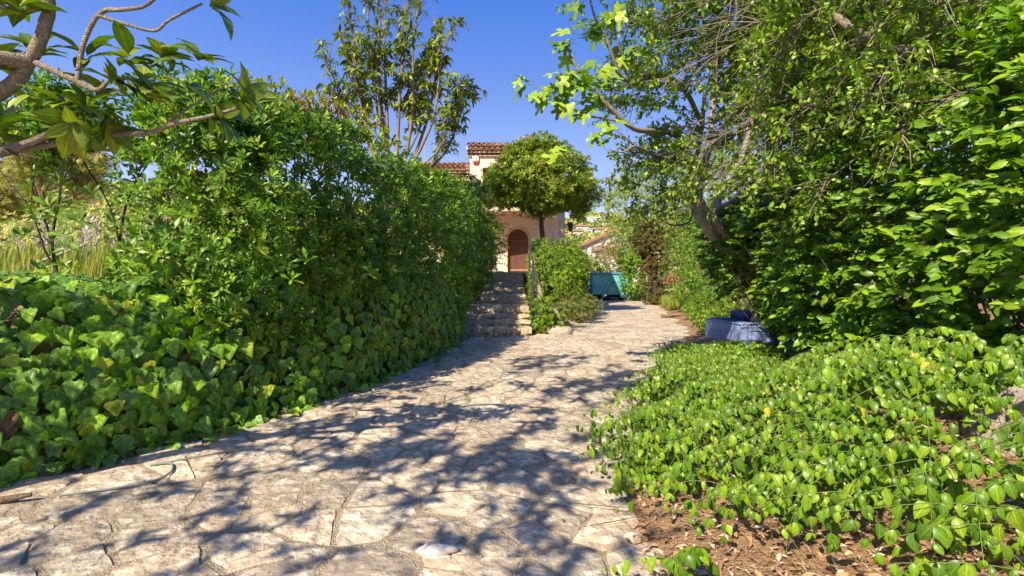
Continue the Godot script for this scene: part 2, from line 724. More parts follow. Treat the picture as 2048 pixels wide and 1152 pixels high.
# ---------------------------------------------------------------- land, drive and stones
var LEFT := [Vector2(-3, -7.0), Vector2(1.5, -5.6), Vector2(2.6, -4.5), Vector2(3.6, -3.54), Vector2(4.75, -2.72), Vector2(6.85, -1.87), Vector2(9, -1.4), Vector2(11.6, -1.05), Vector2(20, -1.0), Vector2(60, -1.0)]
var KERB := [Vector2(11.6, 0.42), Vector2(12.2, 0.7), Vector2(13, 1.1), Vector2(15.7, 2.05), Vector2(19, 2.8), Vector2(24, 3.6), Vector2(31, 4.7), Vector2(60, 6.0)]
var RIGHT := [Vector2(-3, 0.2), Vector2(2.0, 0.52), Vector2(2.75, 0.68), Vector2(4.4, 0.95), Vector2(5.8, 1.5), Vector2(7.5, 2.25), Vector2(9.85, 3.15), Vector2(13.8, 4.6), Vector2(18, 5.5), Vector2(22, 6.4), Vector2(26, 7.3), Vector2(33, 8.6), Vector2(60, 12.0)]
var TERRACE := [Vector2(0, 1.2), Vector2(6, 1.3), Vector2(12, 1.6), Vector2(17, 2.0), Vector2(19.2, 2.08), Vector2(40, 2.0), Vector2(70, 2.5)]


func gy(d: float) -> float:
	if d < 12.0:
		return 0.0325 * d
	return 0.39 + 0.0185 * (d - 12.0)


func left_edge(d: float) -> float:
	return pl(LEFT, d)


func drive_left(d: float) -> float:
	return pl(LEFT, d) if d < 11.7 else pl(KERB, d)


func right_edge(d: float) -> float:
	return pl(RIGHT, d)


func land(x: float, d: float) -> float:
	var g := gy(d)
	var near := g
	var u := left_edge(d) - x
	var v := x - right_edge(d)
	if u > 0.0:
		near = lerpf(g - 0.02, pl(TERRACE, d), ss(0.1, 0.9, u))
	elif v > 0.0:
		near = g + 0.01 + 0.10 * ss(0.0, 0.7, v) + 0.58 * ss(0.8, 2.3, v) * (1.0 - ss(3.2, 6.5, d)) + 0.25 * ss(2.5, 6.0, v) + 0.35 * ss(5.0, 14.0, v)
	elif d > 11.7 and x < pl(KERB, d):
		if d > 19.25:
			near = lerpf(g, 2.06, ss(0.0, 0.8, pl(KERB, d) - x))
		elif x > 0.5:
			near = g + (pl(TERRACE, d) - g) * ss(0.0, 1.0, (pl(KERB, d) - x) / maxf(pl(KERB, d) - 0.4, 0.2)) * ss(12.0, 19.0, d) * 0.9
		else:
			near = g - 0.05
	else:
		near = g - 0.035
	if u > -0.1 or v > 0.0:
		near += nz.get_noise_2d(x * 2.0, d * 2.0) * 0.05
	var far := 0.0
	var dist := Vector2(x, d).length()
	far = -7.0 * ss(38.0, 90.0, dist)
	far += 66.0 * ss(110.0, 330.0, dist) * (0.8 + 0.35 * nz.get_noise_2d(x * 0.012, d * 0.012)) + nz.get_noise_2d(x * 0.05, d * 0.05) * 3.0 * ss(90, 200, dist)
	return near * (1.0 - ss(45.0, 80.0, dist)) + far


func spaced() -> PackedFloat32Array:
	var a := PackedFloat32Array()
	return a


func build_ground() -> void:
	var xs := PackedFloat32Array()
	var ds := PackedFloat32Array()
	var x := -420.0
	while x < 420.0:
		xs.append(x)
		x += clampf(absf(x) * 0.07, 0.22, 14.0)
	var d := -60.0
	while d < 520.0:
		ds.append(d)
		d += clampf(absf(d - 4.0) * 0.05, 0.22, 12.0)
	var mb := MB.new()
	for dd in ds:
		for xx in xs:
			var h := land(xx, dd)
			var nn := Vector3(land(xx - 0.1, dd) - land(xx + 0.1, dd), 0.2, land(xx, dd + 0.1) - land(xx, dd - 0.1)).normalized()
			var dist := Vector2(xx, dd).length()
			var c := Color(0.78, 0.72, 0.66)
			if xx < left_edge(dd) - 0.8:
				c = Color(1.15, 1.02, 0.78)
			c = c.lerp(Color(0.34, 0.40, 0.20), ss(40, 80, dist))
			mb.add(W(xx, h, dd), nn, Vector2(xx, dd), c)
	var n := xs.size()
	for j in ds.size() - 1:
		for i in n - 1:
			var a := j * n + i
			mb.tri(a, a + 1, a + n)
			mb.tri(a + 1, a + n + 1, a + n)
	struct_of("ground", mb.mesh(), M.soil)


func build_driveway() -> void:
	# the bed of mortar, then every paving stone on it
	var mb := MB.new()
	var rows := PackedFloat32Array()
	var d := -2.5
	while d < 40.0:
		rows.append(d)
		d += clampf(d * 0.03, 0.12, 0.5)
	var cols := 26
	for dd in rows:
		var a := drive_left(dd) - 0.25 + nz.get_noise_2d(dd * 3.0, 1.0) * 0.15
		var b := right_edge(dd) + 0.1 + nz.get_noise_2d(dd * 2.2, 9.0) * 0.16
		for i in cols:
			var t := float(i) / (cols - 1)
			var x := lerpf(a, b, t)
			var edge := 0.03 * (ss(0.9, 1.0, t) + ss(0.1, 0.0, t))
			mb.add(W(x, gy(dd) + nz.get_noise_2d(x * 2.5, dd * 2.5) * 0.005 - edge, dd), Vector3(nz.get_noise_2d(x * 4.0, dd * 4.0) * 0.1, 1, 0.03).normalized(), Vector2(x, dd))
	for j in rows.size() - 1:
		for i in cols - 1:
			var q := j * cols + i
			mb.tri(q, q + 1, q + cols)
			mb.tri(q + 1, q + cols + 1, q + cols)
	var drive := struct_of("driveway", mb.mesh(), M.mortar)
	var seeds := {}
	var cell := 0.33
	for j in range(-4, 132):
		for i in range(-20, 32):
			var p := Vector2((i + (0.5 if j % 2 else 0.0) + rf(-0.42, 0.42)) * cell * 1.1, (j + rf(-0.42, 0.42)) * cell * 0.8)
			if R.randf() > 0.15:
				seeds[Vector2i(i, j)] = p
	var made := []
	for key in seeds:
		var c: Vector2 = seeds[key]
		var dd := c.y
		if dd < -0.5 or dd > 35.0 or c.x < drive_left(dd) - 0.05 or c.x > right_edge(dd) + 0.02:
			continue
		var poly := PackedVector2Array([c + Vector2(-0.7, -0.7), c + Vector2(0.7, -0.7), c + Vector2(0.7, 0.7), c + Vector2(-0.7, 0.7)])
		for dj in range(-3, 4):
			for di in range(-3, 4):
				var k := Vector2i(key.x + di, key.y + dj)
				if k == key or not seeds.has(k):
					continue
				poly = cut(poly, (c + (seeds[k] as Vector2)) * 0.5, ((seeds[k] as Vector2) - c).normalized())
		var seen := dd > 1.6 and absf(c.x) < dd * 1.02 + 0.4
		made.append([(-1.0 if seen else 100.0) + dd * 0.01, poly, c])
	made.sort_custom(func(a, b): return a[0] < b[0])
	var joined := MB.new()
	for i in made.size():
		var m := MB.new() if i < 300 else joined
		paving(m, made[i][1], made[i][2])
		if i < 300 and m.ix.size():
			obj("paving_stone", m.mesh(), M.stone, drive)
	var rest := obj("paving_stones", joined.mesh(), M.stone, drive)
	rest.set_meta("kind", "stuff")


func cut(poly: PackedVector2Array, p: Vector2, n: Vector2) -> PackedVector2Array:
	var out := PackedVector2Array()
	for i in poly.size():
		var a := poly[i]
		var b := poly[(i + 1) % poly.size()]
		var da := (a - p).dot(n)
		var db := (b - p).dot(n)
		if da <= 0.0:
			out.append(a)
		if da * db < 0.0:
			out.append(a.lerp(b, da / (da - db)))
	return out


func paving(mb: MB, poly: PackedVector2Array, c: Vector2) -> void:
	if poly.size() < 3:
		return
	var far := c.y > 12.0
	var gap := rf(0.004, 0.010) if far else rf(0.004, 0.015)
	var step := 0.3 if far else 0.075
	var ring := PackedVector2Array()
	for i in poly.size():
		var a := poly[i]
		var b := poly[(i + 1) % poly.size()]
		var n := maxi(1, int(a.distance_to(b) / step))
		for k in n:
			var q := a.lerp(b, float(k) / n)
			q += (c - q).normalized() * (gap + (0.0 if far else rf(-0.006, 0.012)))
			if k == 0:
				q += (c - q) * rf(0.0, 0.045)
			ring.append(q)
	var tilt := Vector3(rf(-0.012, 0.012), 1, rf(-0.012, 0.012)).normalized()
	var h := rf(0.007, 0.016)
	var tone := rf(0.66, 1.0)
	var warm := rf(-0.05, 0.05)
	var col := Color(tone * (1.0 + warm), tone, tone * (1.0 - warm))
	if R.randf() < 0.22:
		col = Color(tone * 0.84, tone * 0.85, tone * 0.87)
	var base := gy(c.y)
	var top := PackedInt32Array()
	var low := PackedInt32Array()
	var mid := mb.add(W(c.x, base + h + rf(0.0, 0.006), c.y), tilt, c, col)
	for q in ring:
		var inner := q.lerp(c, 0.07)
		var y := base + h - (inner.x - c.x) * tilt.x - (inner.y - c.y) * -tilt.z + (gy(inner.y) - base) + rf(-0.003, 0.002)
		var o := Vector3(q.x - c.x, 0, -(q.y - c.y)).normalized()
		top.append(mb.add(W(inner.x, y, inner.y), (tilt + o * 0.08).normalized(), inner, col))
		low.append(mb.add(W(q.x, base - 0.03 + (gy(q.y) - base), q.y), (o + Vector3.UP * 0.5).normalized(), q, col * 0.8))
	for i in ring.size():
		var j := (i + 1) % ring.size()
		mb.tri(mid, top[i], top[j])
		mb.tri(top[i], low[i], low[j])
		mb.tri(top[i], low[j], top[j])


func build_hill() -> void:
	# scrub and trees over the far hillside, one mass; the houses there are built apart
	var mb := MB.new()
	for i in 70:
		var p := rv(rf(0.55, 1.0))
		p.y = absf(p.y) * 0.8
		var q := Transform3D(frame_of(rv(), (p + rv(0.5)).normalized(), rf(0.35, 0.6)), p)
		leaf(mb, q, 4, 0.8, 0.2, 0.1, 2, Color.WHITE * rf(0.7, 1.25))
	var cl := Cloud.new()
	for i in 9000:
		var a := rf(-1.15, 0.75)
		var dist := rf(85.0, 400.0)
		if R.randf() < 0.5:
			a = rf(0.05, 0.3)
		var x := sin(a) * dist
		var d := cos(a) * dist
		var s := rf(1.6, 4.2)
		cl.put(Transform3D(Basis(Vector3.UP, rf(0, TAU)).scaled(Vector3(s, s * rf(0.7, 1.2), s)), W(x, land(x, d) - s * 0.15, d)), R.randi() % 4)
	var hill := thing("hillside_scrub", "", "")
	hill.set_meta("kind", "stuff")
	settle(hill, cl, mb.mesh(), "fine", [Color(0.08, 0.12, 0.04), Color(0.11, 0.145, 0.05), Color(0.06, 0.095, 0.035), Color(0.16, 0.155, 0.075)], 0, "bush", "bushes")


# ---------------------------------------------------------------- house, stairs, neighbours
var tile_mesh: ArrayMesh


func barrel_tile() -> ArrayMesh:
	var mb := MB.new()
	var n := 6
	for s in [1.0, 0.82]:
		for k in n + 1:
			var a := PI * k / n
			for z in 2:
				var r: float = (0.105 if z == 0 else 0.085) * s
				mb.add(Vector3(cos(a) * r, sin(a) * r, -0.5 * z), Vector3(cos(a), sin(a), 0) * (1.0 if s == 1.0 else -1.0))
	for k in n:
		var a := k * 2
		mb.tri(a, a + 1, a + 2)
		mb.tri(a + 1, a + 3, a + 2)
		var b := (n + 1) * 2 + k * 2
		mb.tri(b, b + 1, b + 2)
		mb.tri(b + 1, b + 3, b + 2)
		mb.flat([mb.v[a], mb.v[a + 2], mb.v[b + 2], mb.v[b]], Vector3(0, 0, 1))
	return mb.mesh()


func tile_row(par: Node3D, x0: float, x1: float, h: float, d: float, step: float, pitch: float, scl: float, flip := false) -> void:
	var n := int((x1 - x0) / step)
	for i in n:
		var o := obj("roof_tile", tile_mesh, M.tiles[R.randi() % 4], par)
		var bas := Basis(Vector3.RIGHT, pitch) * Basis(Vector3.FORWARD, PI if flip else 0.0) * Basis(Vector3.UP, rf(-0.03, 0.03))
		o.transform = Transform3D(bas.scaled(Vector3.ONE * scl), W(x0 + step * (i + 0.5), h + rf(-0.008, 0.008), d + rf(-0.02, 0.02)) - par.position)


func eave(par: Node3D, x0: float, x1: float, h: float, d: float) -> void:
	# two courses of half tiles bedded in plaster, then the roof's lowest tiles
	var mb := MB.new()
	slab(mb, W(x0, h, d - 0.10), W(x1, h + 0.05, d + 0.3))
	slab(mb, W(x0, h + 0.13, d - 0.2), W(x1, h + 0.16, d + 0.3))
	slab(mb, W(x0, h + 0.245, d - 0.26), W(x1, h + 0.36, d + 0.3))
	part("eave_plaster", mb.mesh(), M.stucco, par)
	tile_row(par, x0, x1, h + 0.05, d - 0.17, 0.2, 0.0, 0.82)
	tile_row(par, x0, x1, h + 0.16, d - 0.28, 0.2, 0.0, 0.82)
	tile_row(par, x0, x1, h + 0.40, d - 0.42, 0.232, 0.3, 1.05)
	tile_row(par, x0 + 0.116, x1 - 0.116, h + 0.43, d - 0.38, 0.232, 0.3, 1.0, true)
	tile_row(par, x0, x1, h + 0.52, d - 0.0, 0.232, 0.3, 1.05)
	tile_row(par, x0, x1, h + 0.64, d + 0.4, 0.232, 0.3, 1.05)


func build_house() -> void:
	tile_mesh = barrel_tile()
	M.tiles = []
	for c in [Color(0.50, 0.25, 0.14), Color(0.58, 0.32, 0.19), Color(0.45, 0.21, 0.12), Color(0.62, 0.40, 0.27)]:
		M.tiles.append(mat(c, 0.9, T.bark, 1.5, T.stucco_h, 0.6))
	var h := thing("stucco_house", "salmon pink stucco house with arched plank door at the top of the stone stairs", "house", W(0.0, 2.1, 23.0))
	# ground floor wall with the arched doorway
	var mb := MB.new()
	var poly := PackedVector2Array([Vector2(-5.0, 1.9), Vector2(-0.19, 1.9), Vector2(-0.19, 3.67)])
	for i in range(1, 12):
		var a := PI - PI * i / 12.0
		poly.append(Vector2(0.27 + cos(a) * 0.46, 3.67 + sin(a) * 0.46))
	poly.append_array(PackedVector2Array([Vector2(0.73, 3.67), Vector2(0.73, 1.9), Vector2(2.19, 1.9), Vector2(2.19, 4.75), Vector2(-5.0, 4.75)]))
	extrude(mb, poly, 23.0, 23.35)
	part("wall", mb.mesh(), M.stucco, h)
	mb = MB.new()
	slab(mb, W(-5, 1.9, 23.351), W(2.19, 4.9, 23.6))
	slab(mb, W(-4.2, 1.9, 24.0), W(-1.84, 6.7, 24.3))
	part("wall", mb.mesh(), M.stucco, h)
	# orange band round the doorway
	mb = MB.new()
	var prev := []
	for i in range(-1, 14):
		var a := PI - PI * clampf(i, 0, 12) / 12.0
		var lowr := 0.0 if i >= 0 and i <= 12 else 1.62
		var p := Vector2(0.27 + cos(a) * 0.461, 3.67 + sin(a) * 0.461 - lowr)
		var q := Vector2(0.27 + cos(a) * 0.53, 3.67 + sin(a) * 0.53 - lowr)
		if prev:
			var e: Vector2 = prev[0]
			var f: Vector2 = prev[1]
			mb.flat([Vector3(e.x, e.y, -22.97), Vector3(p.x, p.y, -22.97), Vector3(q.x, q.y, -22.97), Vector3(f.x, f.y, -22.97)], Vector3(0, 0, 1))
			mb.flat([Vector3(f.x, f.y, -22.97), Vector3(q.x, q.y, -22.97), Vector3(q.x, q.y, -23.0), Vector3(f.x, f.y, -23.0)], Vector3(q.x - 0.27, 0.1, 0))
			mb.flat([Vector3(e.x, e.y, -22.97), Vector3(p.x, p.y, -22.97), Vector3(p.x, p.y, -23.2), Vector3(e.x, e.y, -23.2)], Vector3(0.27 - p.x, -0.1, 0))
		prev = [p, q]
	part("door_surround", mb.mesh(), M.ochre, h)
	# plank door
	mb = MB.new()
	slab(mb, W(-0.19, 2.1, 23.2), W(0.73, 4.0, 23.24))
	var door := part("door", mb.mesh(), M.door, h)
	var n := 10
	for i in n:
		var x0 := -0.188 + 0.916 * i / n
		var x1 := x0 + 0.916 / n - 0.012
		var t0 := 3.67 + sqrt(maxf(0.0, 0.2088 - pow(x0 - 0.27, 2)))
		var t1 := 3.67 + sqrt(maxf(0.0, 0.2088 - pow(x1 - 0.27, 2)))
		mb = MB.new()
		var c := Color.WHITE * rf(0.8, 1.2)
		extrude(mb, PackedVector2Array([Vector2(x0, 2.11), Vector2(x1, 2.11), Vector2(x1, t1), Vector2((x0 + x1) / 2, maxf(t0, t1)), Vector2(x0, t0)]), 23.17, 23.199, c)
		obj("plank", mb.mesh(), M.door, door)
	for y in [3.62, 2.30]:
		mb = MB.new()
		slab(mb, W(-0.08, y - 0.018, 23.145), W(0.72, y + 0.018, 23.168), 0.005)
		obj("strap", mb.mesh(), M.wood if y > 3.0 else M.ochre, door)
	mb = MB.new()
	tube(mb, [W(0.29, 3.44, 23.13), W(0.34, 3.36, 23.12), W(0.30, 3.27, 23.12)], [0.012, 0.014, 0.016], 6)
	obj("door_knocker", mb.mesh(), M.iron, door)
	mb = MB.new()
	slab(mb, W(-0.165, 3.28, 23.15), W(-0.12, 3.36, 23.168), 0.006)
	obj("lock_plate", mb.mesh(), M.white, door)
	for y in [2.82, 2.93]:
		mb = MB.new()
		slab(mb, W(-0.15, y - 0.015, 23.14), W(-0.115, y + 0.015, 23.168), 0.006)
		obj("door_lock", mb.mesh(), M.brass, door)
	# porch: pillar, fascia with a flat arch, ceiling, little roof
	mb = MB.new()
	slab(mb, W(1.88, 1.9, 21.5), W(2.19, 4.42, 21.85))
	part("pillar", mb.mesh(), M.stucco, h)
	mb = MB.new()
	poly = PackedVector2Array([Vector2(-2.3, 4.98), Vector2(-2.3, 4.42), Vector2(-1.75, 4.42)])
	for i in range(1, 16):
		var t := i / 16.0
		poly.append(Vector2(lerpf(-1.75, 1.88, t), 4.42 + 0.29 * sin(PI * t)))
	poly.append_array(PackedVector2Array([Vector2(1.88, 4.42), Vector2(2.19, 4.42), Vector2(2.19, 4.98)]))
	extrude(mb, poly, 21.5, 21.85)
	part("porch_beam", mb.mesh(), M.stucco, h)
	mb = MB.new()
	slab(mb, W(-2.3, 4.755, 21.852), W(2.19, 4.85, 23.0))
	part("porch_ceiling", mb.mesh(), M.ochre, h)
	mb = MB.new()
	slab(mb, W(-2.3, 1.9, 21.5), W(-1.75, 4.418, 21.85))
	part("pillar", mb.mesh(), M.stucco, h)
	var roof := Node3D.new()
	mb = MB.new()
	extrude_side(mb, [Vector2(21.35, 5.0), Vector2(22.6, 5.5), Vector2(22.6, 5.0)], -2.3, 2.25)
	var pr := part("porch_roof", mb.mesh(), M.terracotta, h)
	roof.free()
	for k in 3:
		tile_row(h, -2.3, 2.25, 5.05 + 0.16 * k, 21.3 + 0.4 * k, 0.232, 0.38, 1.05)
	mb = MB.new()
	slab(mb, W(-2.3, 2.0, 19.6), W(2.4, 2.105, 23.0))
	part("porch_floor", mb.mesh(), M.cream, h)
	# upper storey with the open loggia
	mb = MB.new()
	slab(mb, W(-1.83, 4.9, 22.6), W(-1.28, 6.74, 22.9))
	slab(mb, W(1.0, 4.9, 22.6), W(2.3, 6.74, 22.9))
	slab(mb, W(-1.28, 4.9, 22.6), W(1.0, 5.5, 22.9))
	slab(mb, W(-1.83, 6.74, 22.6), W(2.3, 7.25, 22.9))
	part("upper_wall", mb.mesh(), M.stucco, h)
	mb = MB.new()
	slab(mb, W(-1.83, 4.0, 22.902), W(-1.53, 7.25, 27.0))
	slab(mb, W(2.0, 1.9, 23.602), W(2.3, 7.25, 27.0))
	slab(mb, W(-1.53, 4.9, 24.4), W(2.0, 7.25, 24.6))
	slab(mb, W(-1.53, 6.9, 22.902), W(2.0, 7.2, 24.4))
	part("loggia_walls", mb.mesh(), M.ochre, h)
	eave(h, -1.95, 2.45, 7.22, 22.6)
	mb = MB.new()
	extrude_side(mb, [Vector2(22.3, 7.6), Vector2(27, 9.0), Vector2(27, 7.3), Vector2(22.3, 7.5)], -1.9, 2.4)
	part("roof", mb.mesh(), M.terracotta, h)
	# lower wing on the left
	eave(h, -5.0, -1.84, 6.66, 24.0)
	mb = MB.new()
	extrude_side(mb, [Vector2(23.7, 7.0), Vector2(29, 8.4), Vector2(29, 6.7), Vector2(23.7, 6.95)], -5.0, -1.84)
	part("roof", mb.mesh(), M.terracotta, h)
	mb = MB.new()
	slab(mb, W(-5.0, 1.9, 24.302), W(-4.7, 6.7, 29))
	slab(mb, W(-5.0, 1.9, 24.0), W(-4.2, 6.7, 24.3))
	part("wall", mb.mesh(), M.stucco, h)
	mb = MB.new()
	for e in [[-2.42, 5.2, -2.36, 6.46], [-1.98, 5.2, -1.92, 6.46], [-2.36, 6.4, -1.98, 6.46]]:
		slab(mb, W(e[0], e[1], 23.95), W(e[2], e[3], 23.998))
	var win := part("window", mb.mesh(), M.white, h)
	mb = MB.new()
	slab(mb, W(-2.36, 5.2, 23.975), W(-1.98, 6.4, 23.997))
	obj("pane", mb.mesh(), M.glass, win)
	# alarm box on the tower
	mb = MB.new()
	slab(mb, W(-1.72, 7.0, 22.48), W(-1.44, 7.2, 22.598), 0.02)
	var al := part("alarm_box", mb.mesh(), M.white, h)
	mb = MB.new()
	slab(mb, W(-1.70, 6.90, 22.48), W(-1.46, 6.998, 22.598), 0.03)
	obj("alarm_light_cover", mb.mesh(), M.red, al)
	mb = MB.new()
	bx(mb, W(-1.545, 7.10, 22.478), Vector3(0.07, 0.07, 0.004), 0.0, Basis(Vector3.BACK, 0.6))
	obj("emblem", mb.mesh(), mat(Color(0.12, 0.14, 0.25), 0.6), al)
	# lantern under the porch ceiling
	mb = MB.new()
	tube(mb, [W(0.09, 4.755, 22.3), W(0.09, 4.68, 22.3)], [0.09, 0.04], 8)
	for k in 4:
		var a := TAU * k / 4 + 0.6
		tube(mb, [W(0.09 + cos(a) * 0.05, 4.68, 22.3 + sin(a) * 0.05), W(0.09 + cos(a) * 0.075, 4.56, 22.3 + sin(a) * 0.075)], [0.012, 0.012], 4)
	var pl2 := part("porch_lantern", mb.mesh(), M.brass, h)
	mb = MB.new()
	var ring := []
	var rr := []
	for k in 13:
		ring.append(W(0.09 + cos(TAU * k / 12) * 0.12, 4.53, 22.3 + sin(TAU * k / 12) * 0.12))
		rr.append(0.018)
	tube(mb, ring, rr, 5)
	obj("lantern_ring", mb.mesh(), M.cream, pl2)
	# wall lantern on the right flank
	mb = MB.new()
	tube(mb, curve([W(2.19, 4.05, 22.2), W(2.35, 4.22, 22.2), W(2.5, 4.35, 22.2), W(2.5, 4.28, 22.2)], 3), [0.015, 0.015, 0.015, 0.015, 0.015, 0.015, 0.015, 0.015, 0.015, 0.015], 5)
	tube(mb, [W(2.5, 4.30, 22.2), W(2.5, 4.22, 22.2)], [0.03, 0.16], 6)
	tube(mb, [W(2.5, 4.22, 22.2), W(2.5, 3.92, 22.2)], [0.14, 0.08], 6)
	part("wall_lantern", mb.mesh(), M.iron, h)
	# aerial on the lower roof
	var at := thing("television_aerial", "thin metal television aerial standing on the lower tiled roof", "aerial", W(-4.3, 7.0, 25.5))
	mb = MB.new()
	tube(mb, [W(-4.3, 6.9, 25.5), W(-4.3, 9.3, 25.5)], [0.02, 0.016], 5)
	part("mast", mb.mesh(), M.metal, at)
	mb = MB.new()
	tube(mb, [W(-4.4, 8.85, 25.4), W(-3.45, 8.5, 25.9)], [0.012, 0.012], 4)
	for k in 7:
		var p := W(-4.25, 8.8, 25.45).lerp(W(-3.5, 8.52, 25.88), k / 6.0)
		tube(mb, [p + Vector3(-0.17, 0.02, -0.1), p + Vector3(0.17, -0.02, 0.1)], [0.007, 0.007], 4)
	part("dipoles", mb.mesh(), M.metal, at)
	mb = MB.new()
	tube(mb, [W(-4.3, 8.6, 25.5), W(-2.5, 7.15, 25.0)], [0.006, 0.006], 4)
	tube(mb, [W(-3.0, 7.56, 25.13), W(-2.93, 7.5, 25.11)], [0.03, 0.03], 5)
	tube(mb, [W(-4.3, 8.6, 25.5), W(-5.3, 7.2, 25.0)], [0.006, 0.006], 4)
	part("guy_wire", mb.mesh(), M.iron, at)


func extrude_side(mb: MB, prof: Array, x0: float, x1: float) -> void:
	# a solid whose section in (distance, height) runs along x
	var n := prof.size()
	var mid := Vector2.ZERO
	for q in prof:
		mid += q / n
	var l := []
	var r := []
	for q in prof:
		l.append(W(x0, q.y, q.x))
		r.append(W(x1, q.y, q.x))
	mb.flat(l, Vector3.LEFT)
	mb.flat(r, Vector3.RIGHT)
	for i in n:
		var j := (i + 1) % n
		var m: Vector2 = (prof[i] + prof[j]) * 0.5 - mid
		var e: Vector2 = prof[j] - prof[i]
		var o := Vector2(e.y, -e.x)
		if o.dot(m) < 0:
			o = -o
		mb.flat([l[i], r[i], r[j], l[j]], Vector3(0, o.y, -o.x))


func rough_block(a: Vector3, b: Vector3, bev: float) -> MB:
	# an uneven hewn block between two corners
	var mb := MB.new()
	var lo := Vector3(minf(a.x, b.x), minf(a.y, b.y), minf(a.z, b.z))
	var hi := Vector3(maxf(a.x, b.x), maxf(a.y, b.y), maxf(a.z, b.z))
	var s := hi - lo
	var c := (lo + hi) * 0.5
	var nx := maxi(2, int(s.x / 0.09))
	var ring := [[-0.5, 0.5], [0.30, 0.5], [0.44, 0.47], [0.5, 0.38], [0.5, -0.5]]
	var tone := rf(0.75, 1.12)
	var col := Color(tone * rf(0.97, 1.06), tone, tone * rf(0.92, 1.0))
	var rows := ring.size()
	for i in nx + 1:
		var t := float(i) / nx
		var endf := bev if i == 0 or i == nx else 0.0
		for k in rows:
			var y: float = ring[k][0] * s.y
			var z: float = ring[k][1] * s.z
			var p := c + Vector3((t - 0.5) * s.x, y, z)
			p += Vector3(nz.get_noise_3dv(p * 7.0), nz.get_noise_3dv(p * 6.0 + Vector3(9, 0, 0)), nz.get_noise_3dv(p * 6.0 + Vector3(0, 9, 0))) * Vector3(0.01, 0.028, 0.06)
			if k < 4:
				p.z -= endf * 0.8
			if k > 1:
				p.y -= endf * 0.6
			mb.add(p, [Vector3(0, 0, 1), Vector3(0, 0.25, 1).normalized(), Vector3(0, 0.75, 0.66), Vector3(0, 0.97, 0.22), Vector3.UP][k], Vector2(p.x, p.y), col)
	for i in nx:
		for k in rows - 1:
			var q := i * rows + k
			mb.tri(q, q + 1, q + rows)
			mb.tri(q + 1, q + rows + 1, q + rows)
	for e in [0, nx]:
		var pts := []
		for k in rows:
			pts.append(mb.v[e * rows + k])
		pts.append(Vector3(pts[0].x, pts[0].y, lo.z))
		mb.flat(pts, Vector3(-1 if e == 0 else 1, 0, 0), col)
	return mb


func build_stairs() -> void:
	var st := thing("stone_staircase", "old stone staircase of uneven grey blocks climbing between hedges to the house", "staircase", W(-0.3, 0.4, 12.0))
	var steps := [[12.0, 0.39, 0.60], [12.45, 0.58, 0.73], [12.85, 0.71, 0.86], [13.25, 0.84, 1.05], [15.1, 1.0, 1.15], [15.6, 1.13, 1.23], [16.0, 1.2, 1.32], [16.45, 1.3, 1.42], [16.9, 1.4, 1.525], [17.4, 1.5, 1.62], [17.9, 1.6, 1.72], [18.4, 1.7, 1.82], [18.85, 1.8, 1.93], [19.3, 1.88, 2.115]]
	for i in steps.size():
		var d: float = steps[i][0]
		var lo: float = steps[i][1] - 0.1
		var hi: float = steps[i][2]
		var back: float = (steps[i + 1][0] if i + 1 < steps.size() else 19.75) + 0.1
		var left := -1.35
		var right := 0.46 - 0.004 * i
		var x := left
		var n := 3 + R.randi() % 2
		for k in n:
			var x1 := right if k == n - 1 else lerpf(left, right, (k + 1.0 + rf(-0.25, 0.25)) / n)
			var blk := rough_block(W(x + 0.006, lo, d + rf(-0.03, 0.03)), W(x1 - 0.006, hi + rf(-0.02, 0.01), back), 0.035)
			part("step_block", blk.mesh(), M.step, st)
			x = x1
	var mb := MB.new()
	slab(mb, W(-1.34, 0.2, 13.5), W(0.44, 0.98, 19.7))
	slab(mb, W(-1.33, 0.9, 16.9), W(0.43, 1.38, 19.65))
	part("stair_core", mb.mesh(), M.mortar, st)


func small_house(called: String, label: String, x: float, d: float, w: float, ht: float, y: float, wall: Color, wins: int, flat_roof := false) -> void:
	var o := thing(called, label, "house", W(x, y, d), "")
	var wm := mat(wall, 0.9, T.stucco, 0.2)
	var mb := MB.new()
	slab(mb, W(x - w / 2, y - 2.5, d), W(x + w / 2, y + ht, d + 7))
	part("wall", mb.mesh(), wm, o)
	mb = MB.new()
	if flat_roof:
		slab(mb, W(x - w / 2 - 0.3, y + ht, d - 0.4), W(x + w / 2 + 0.3, y + ht + 0.35, d + 7.2))
		part("roof", mb.mesh(), wm, o)
	else:
		extrude_side(mb, [Vector2(d - 0.5, y + ht), Vector2(d + 3.5, y + ht + 1.4), Vector2(d + 7.5, y + ht)], x - w / 2 - 0.3, x + w / 2 + 0.3)
		part("roof", mb.mesh(), M.tiles[1], o)
	for i in wins:
		var cx := x - w / 2 + w * (i + 0.5) / wins
		var b := MB.new()
		slab(b, W(cx - 0.75, y + ht - 2.4, d - 0.06), W(cx + 0.75, y + ht - 0.7, d - 0.003))
		var f := part("window", b.mesh(), M.white, o)
		b = MB.new()
		slab(b, W(cx - 0.62, y + ht - 2.28, d - 0.1), W(cx + 0.62, y + ht - 0.82, d - 0.063))
		obj("pane", b.mesh(), M.glass, f)


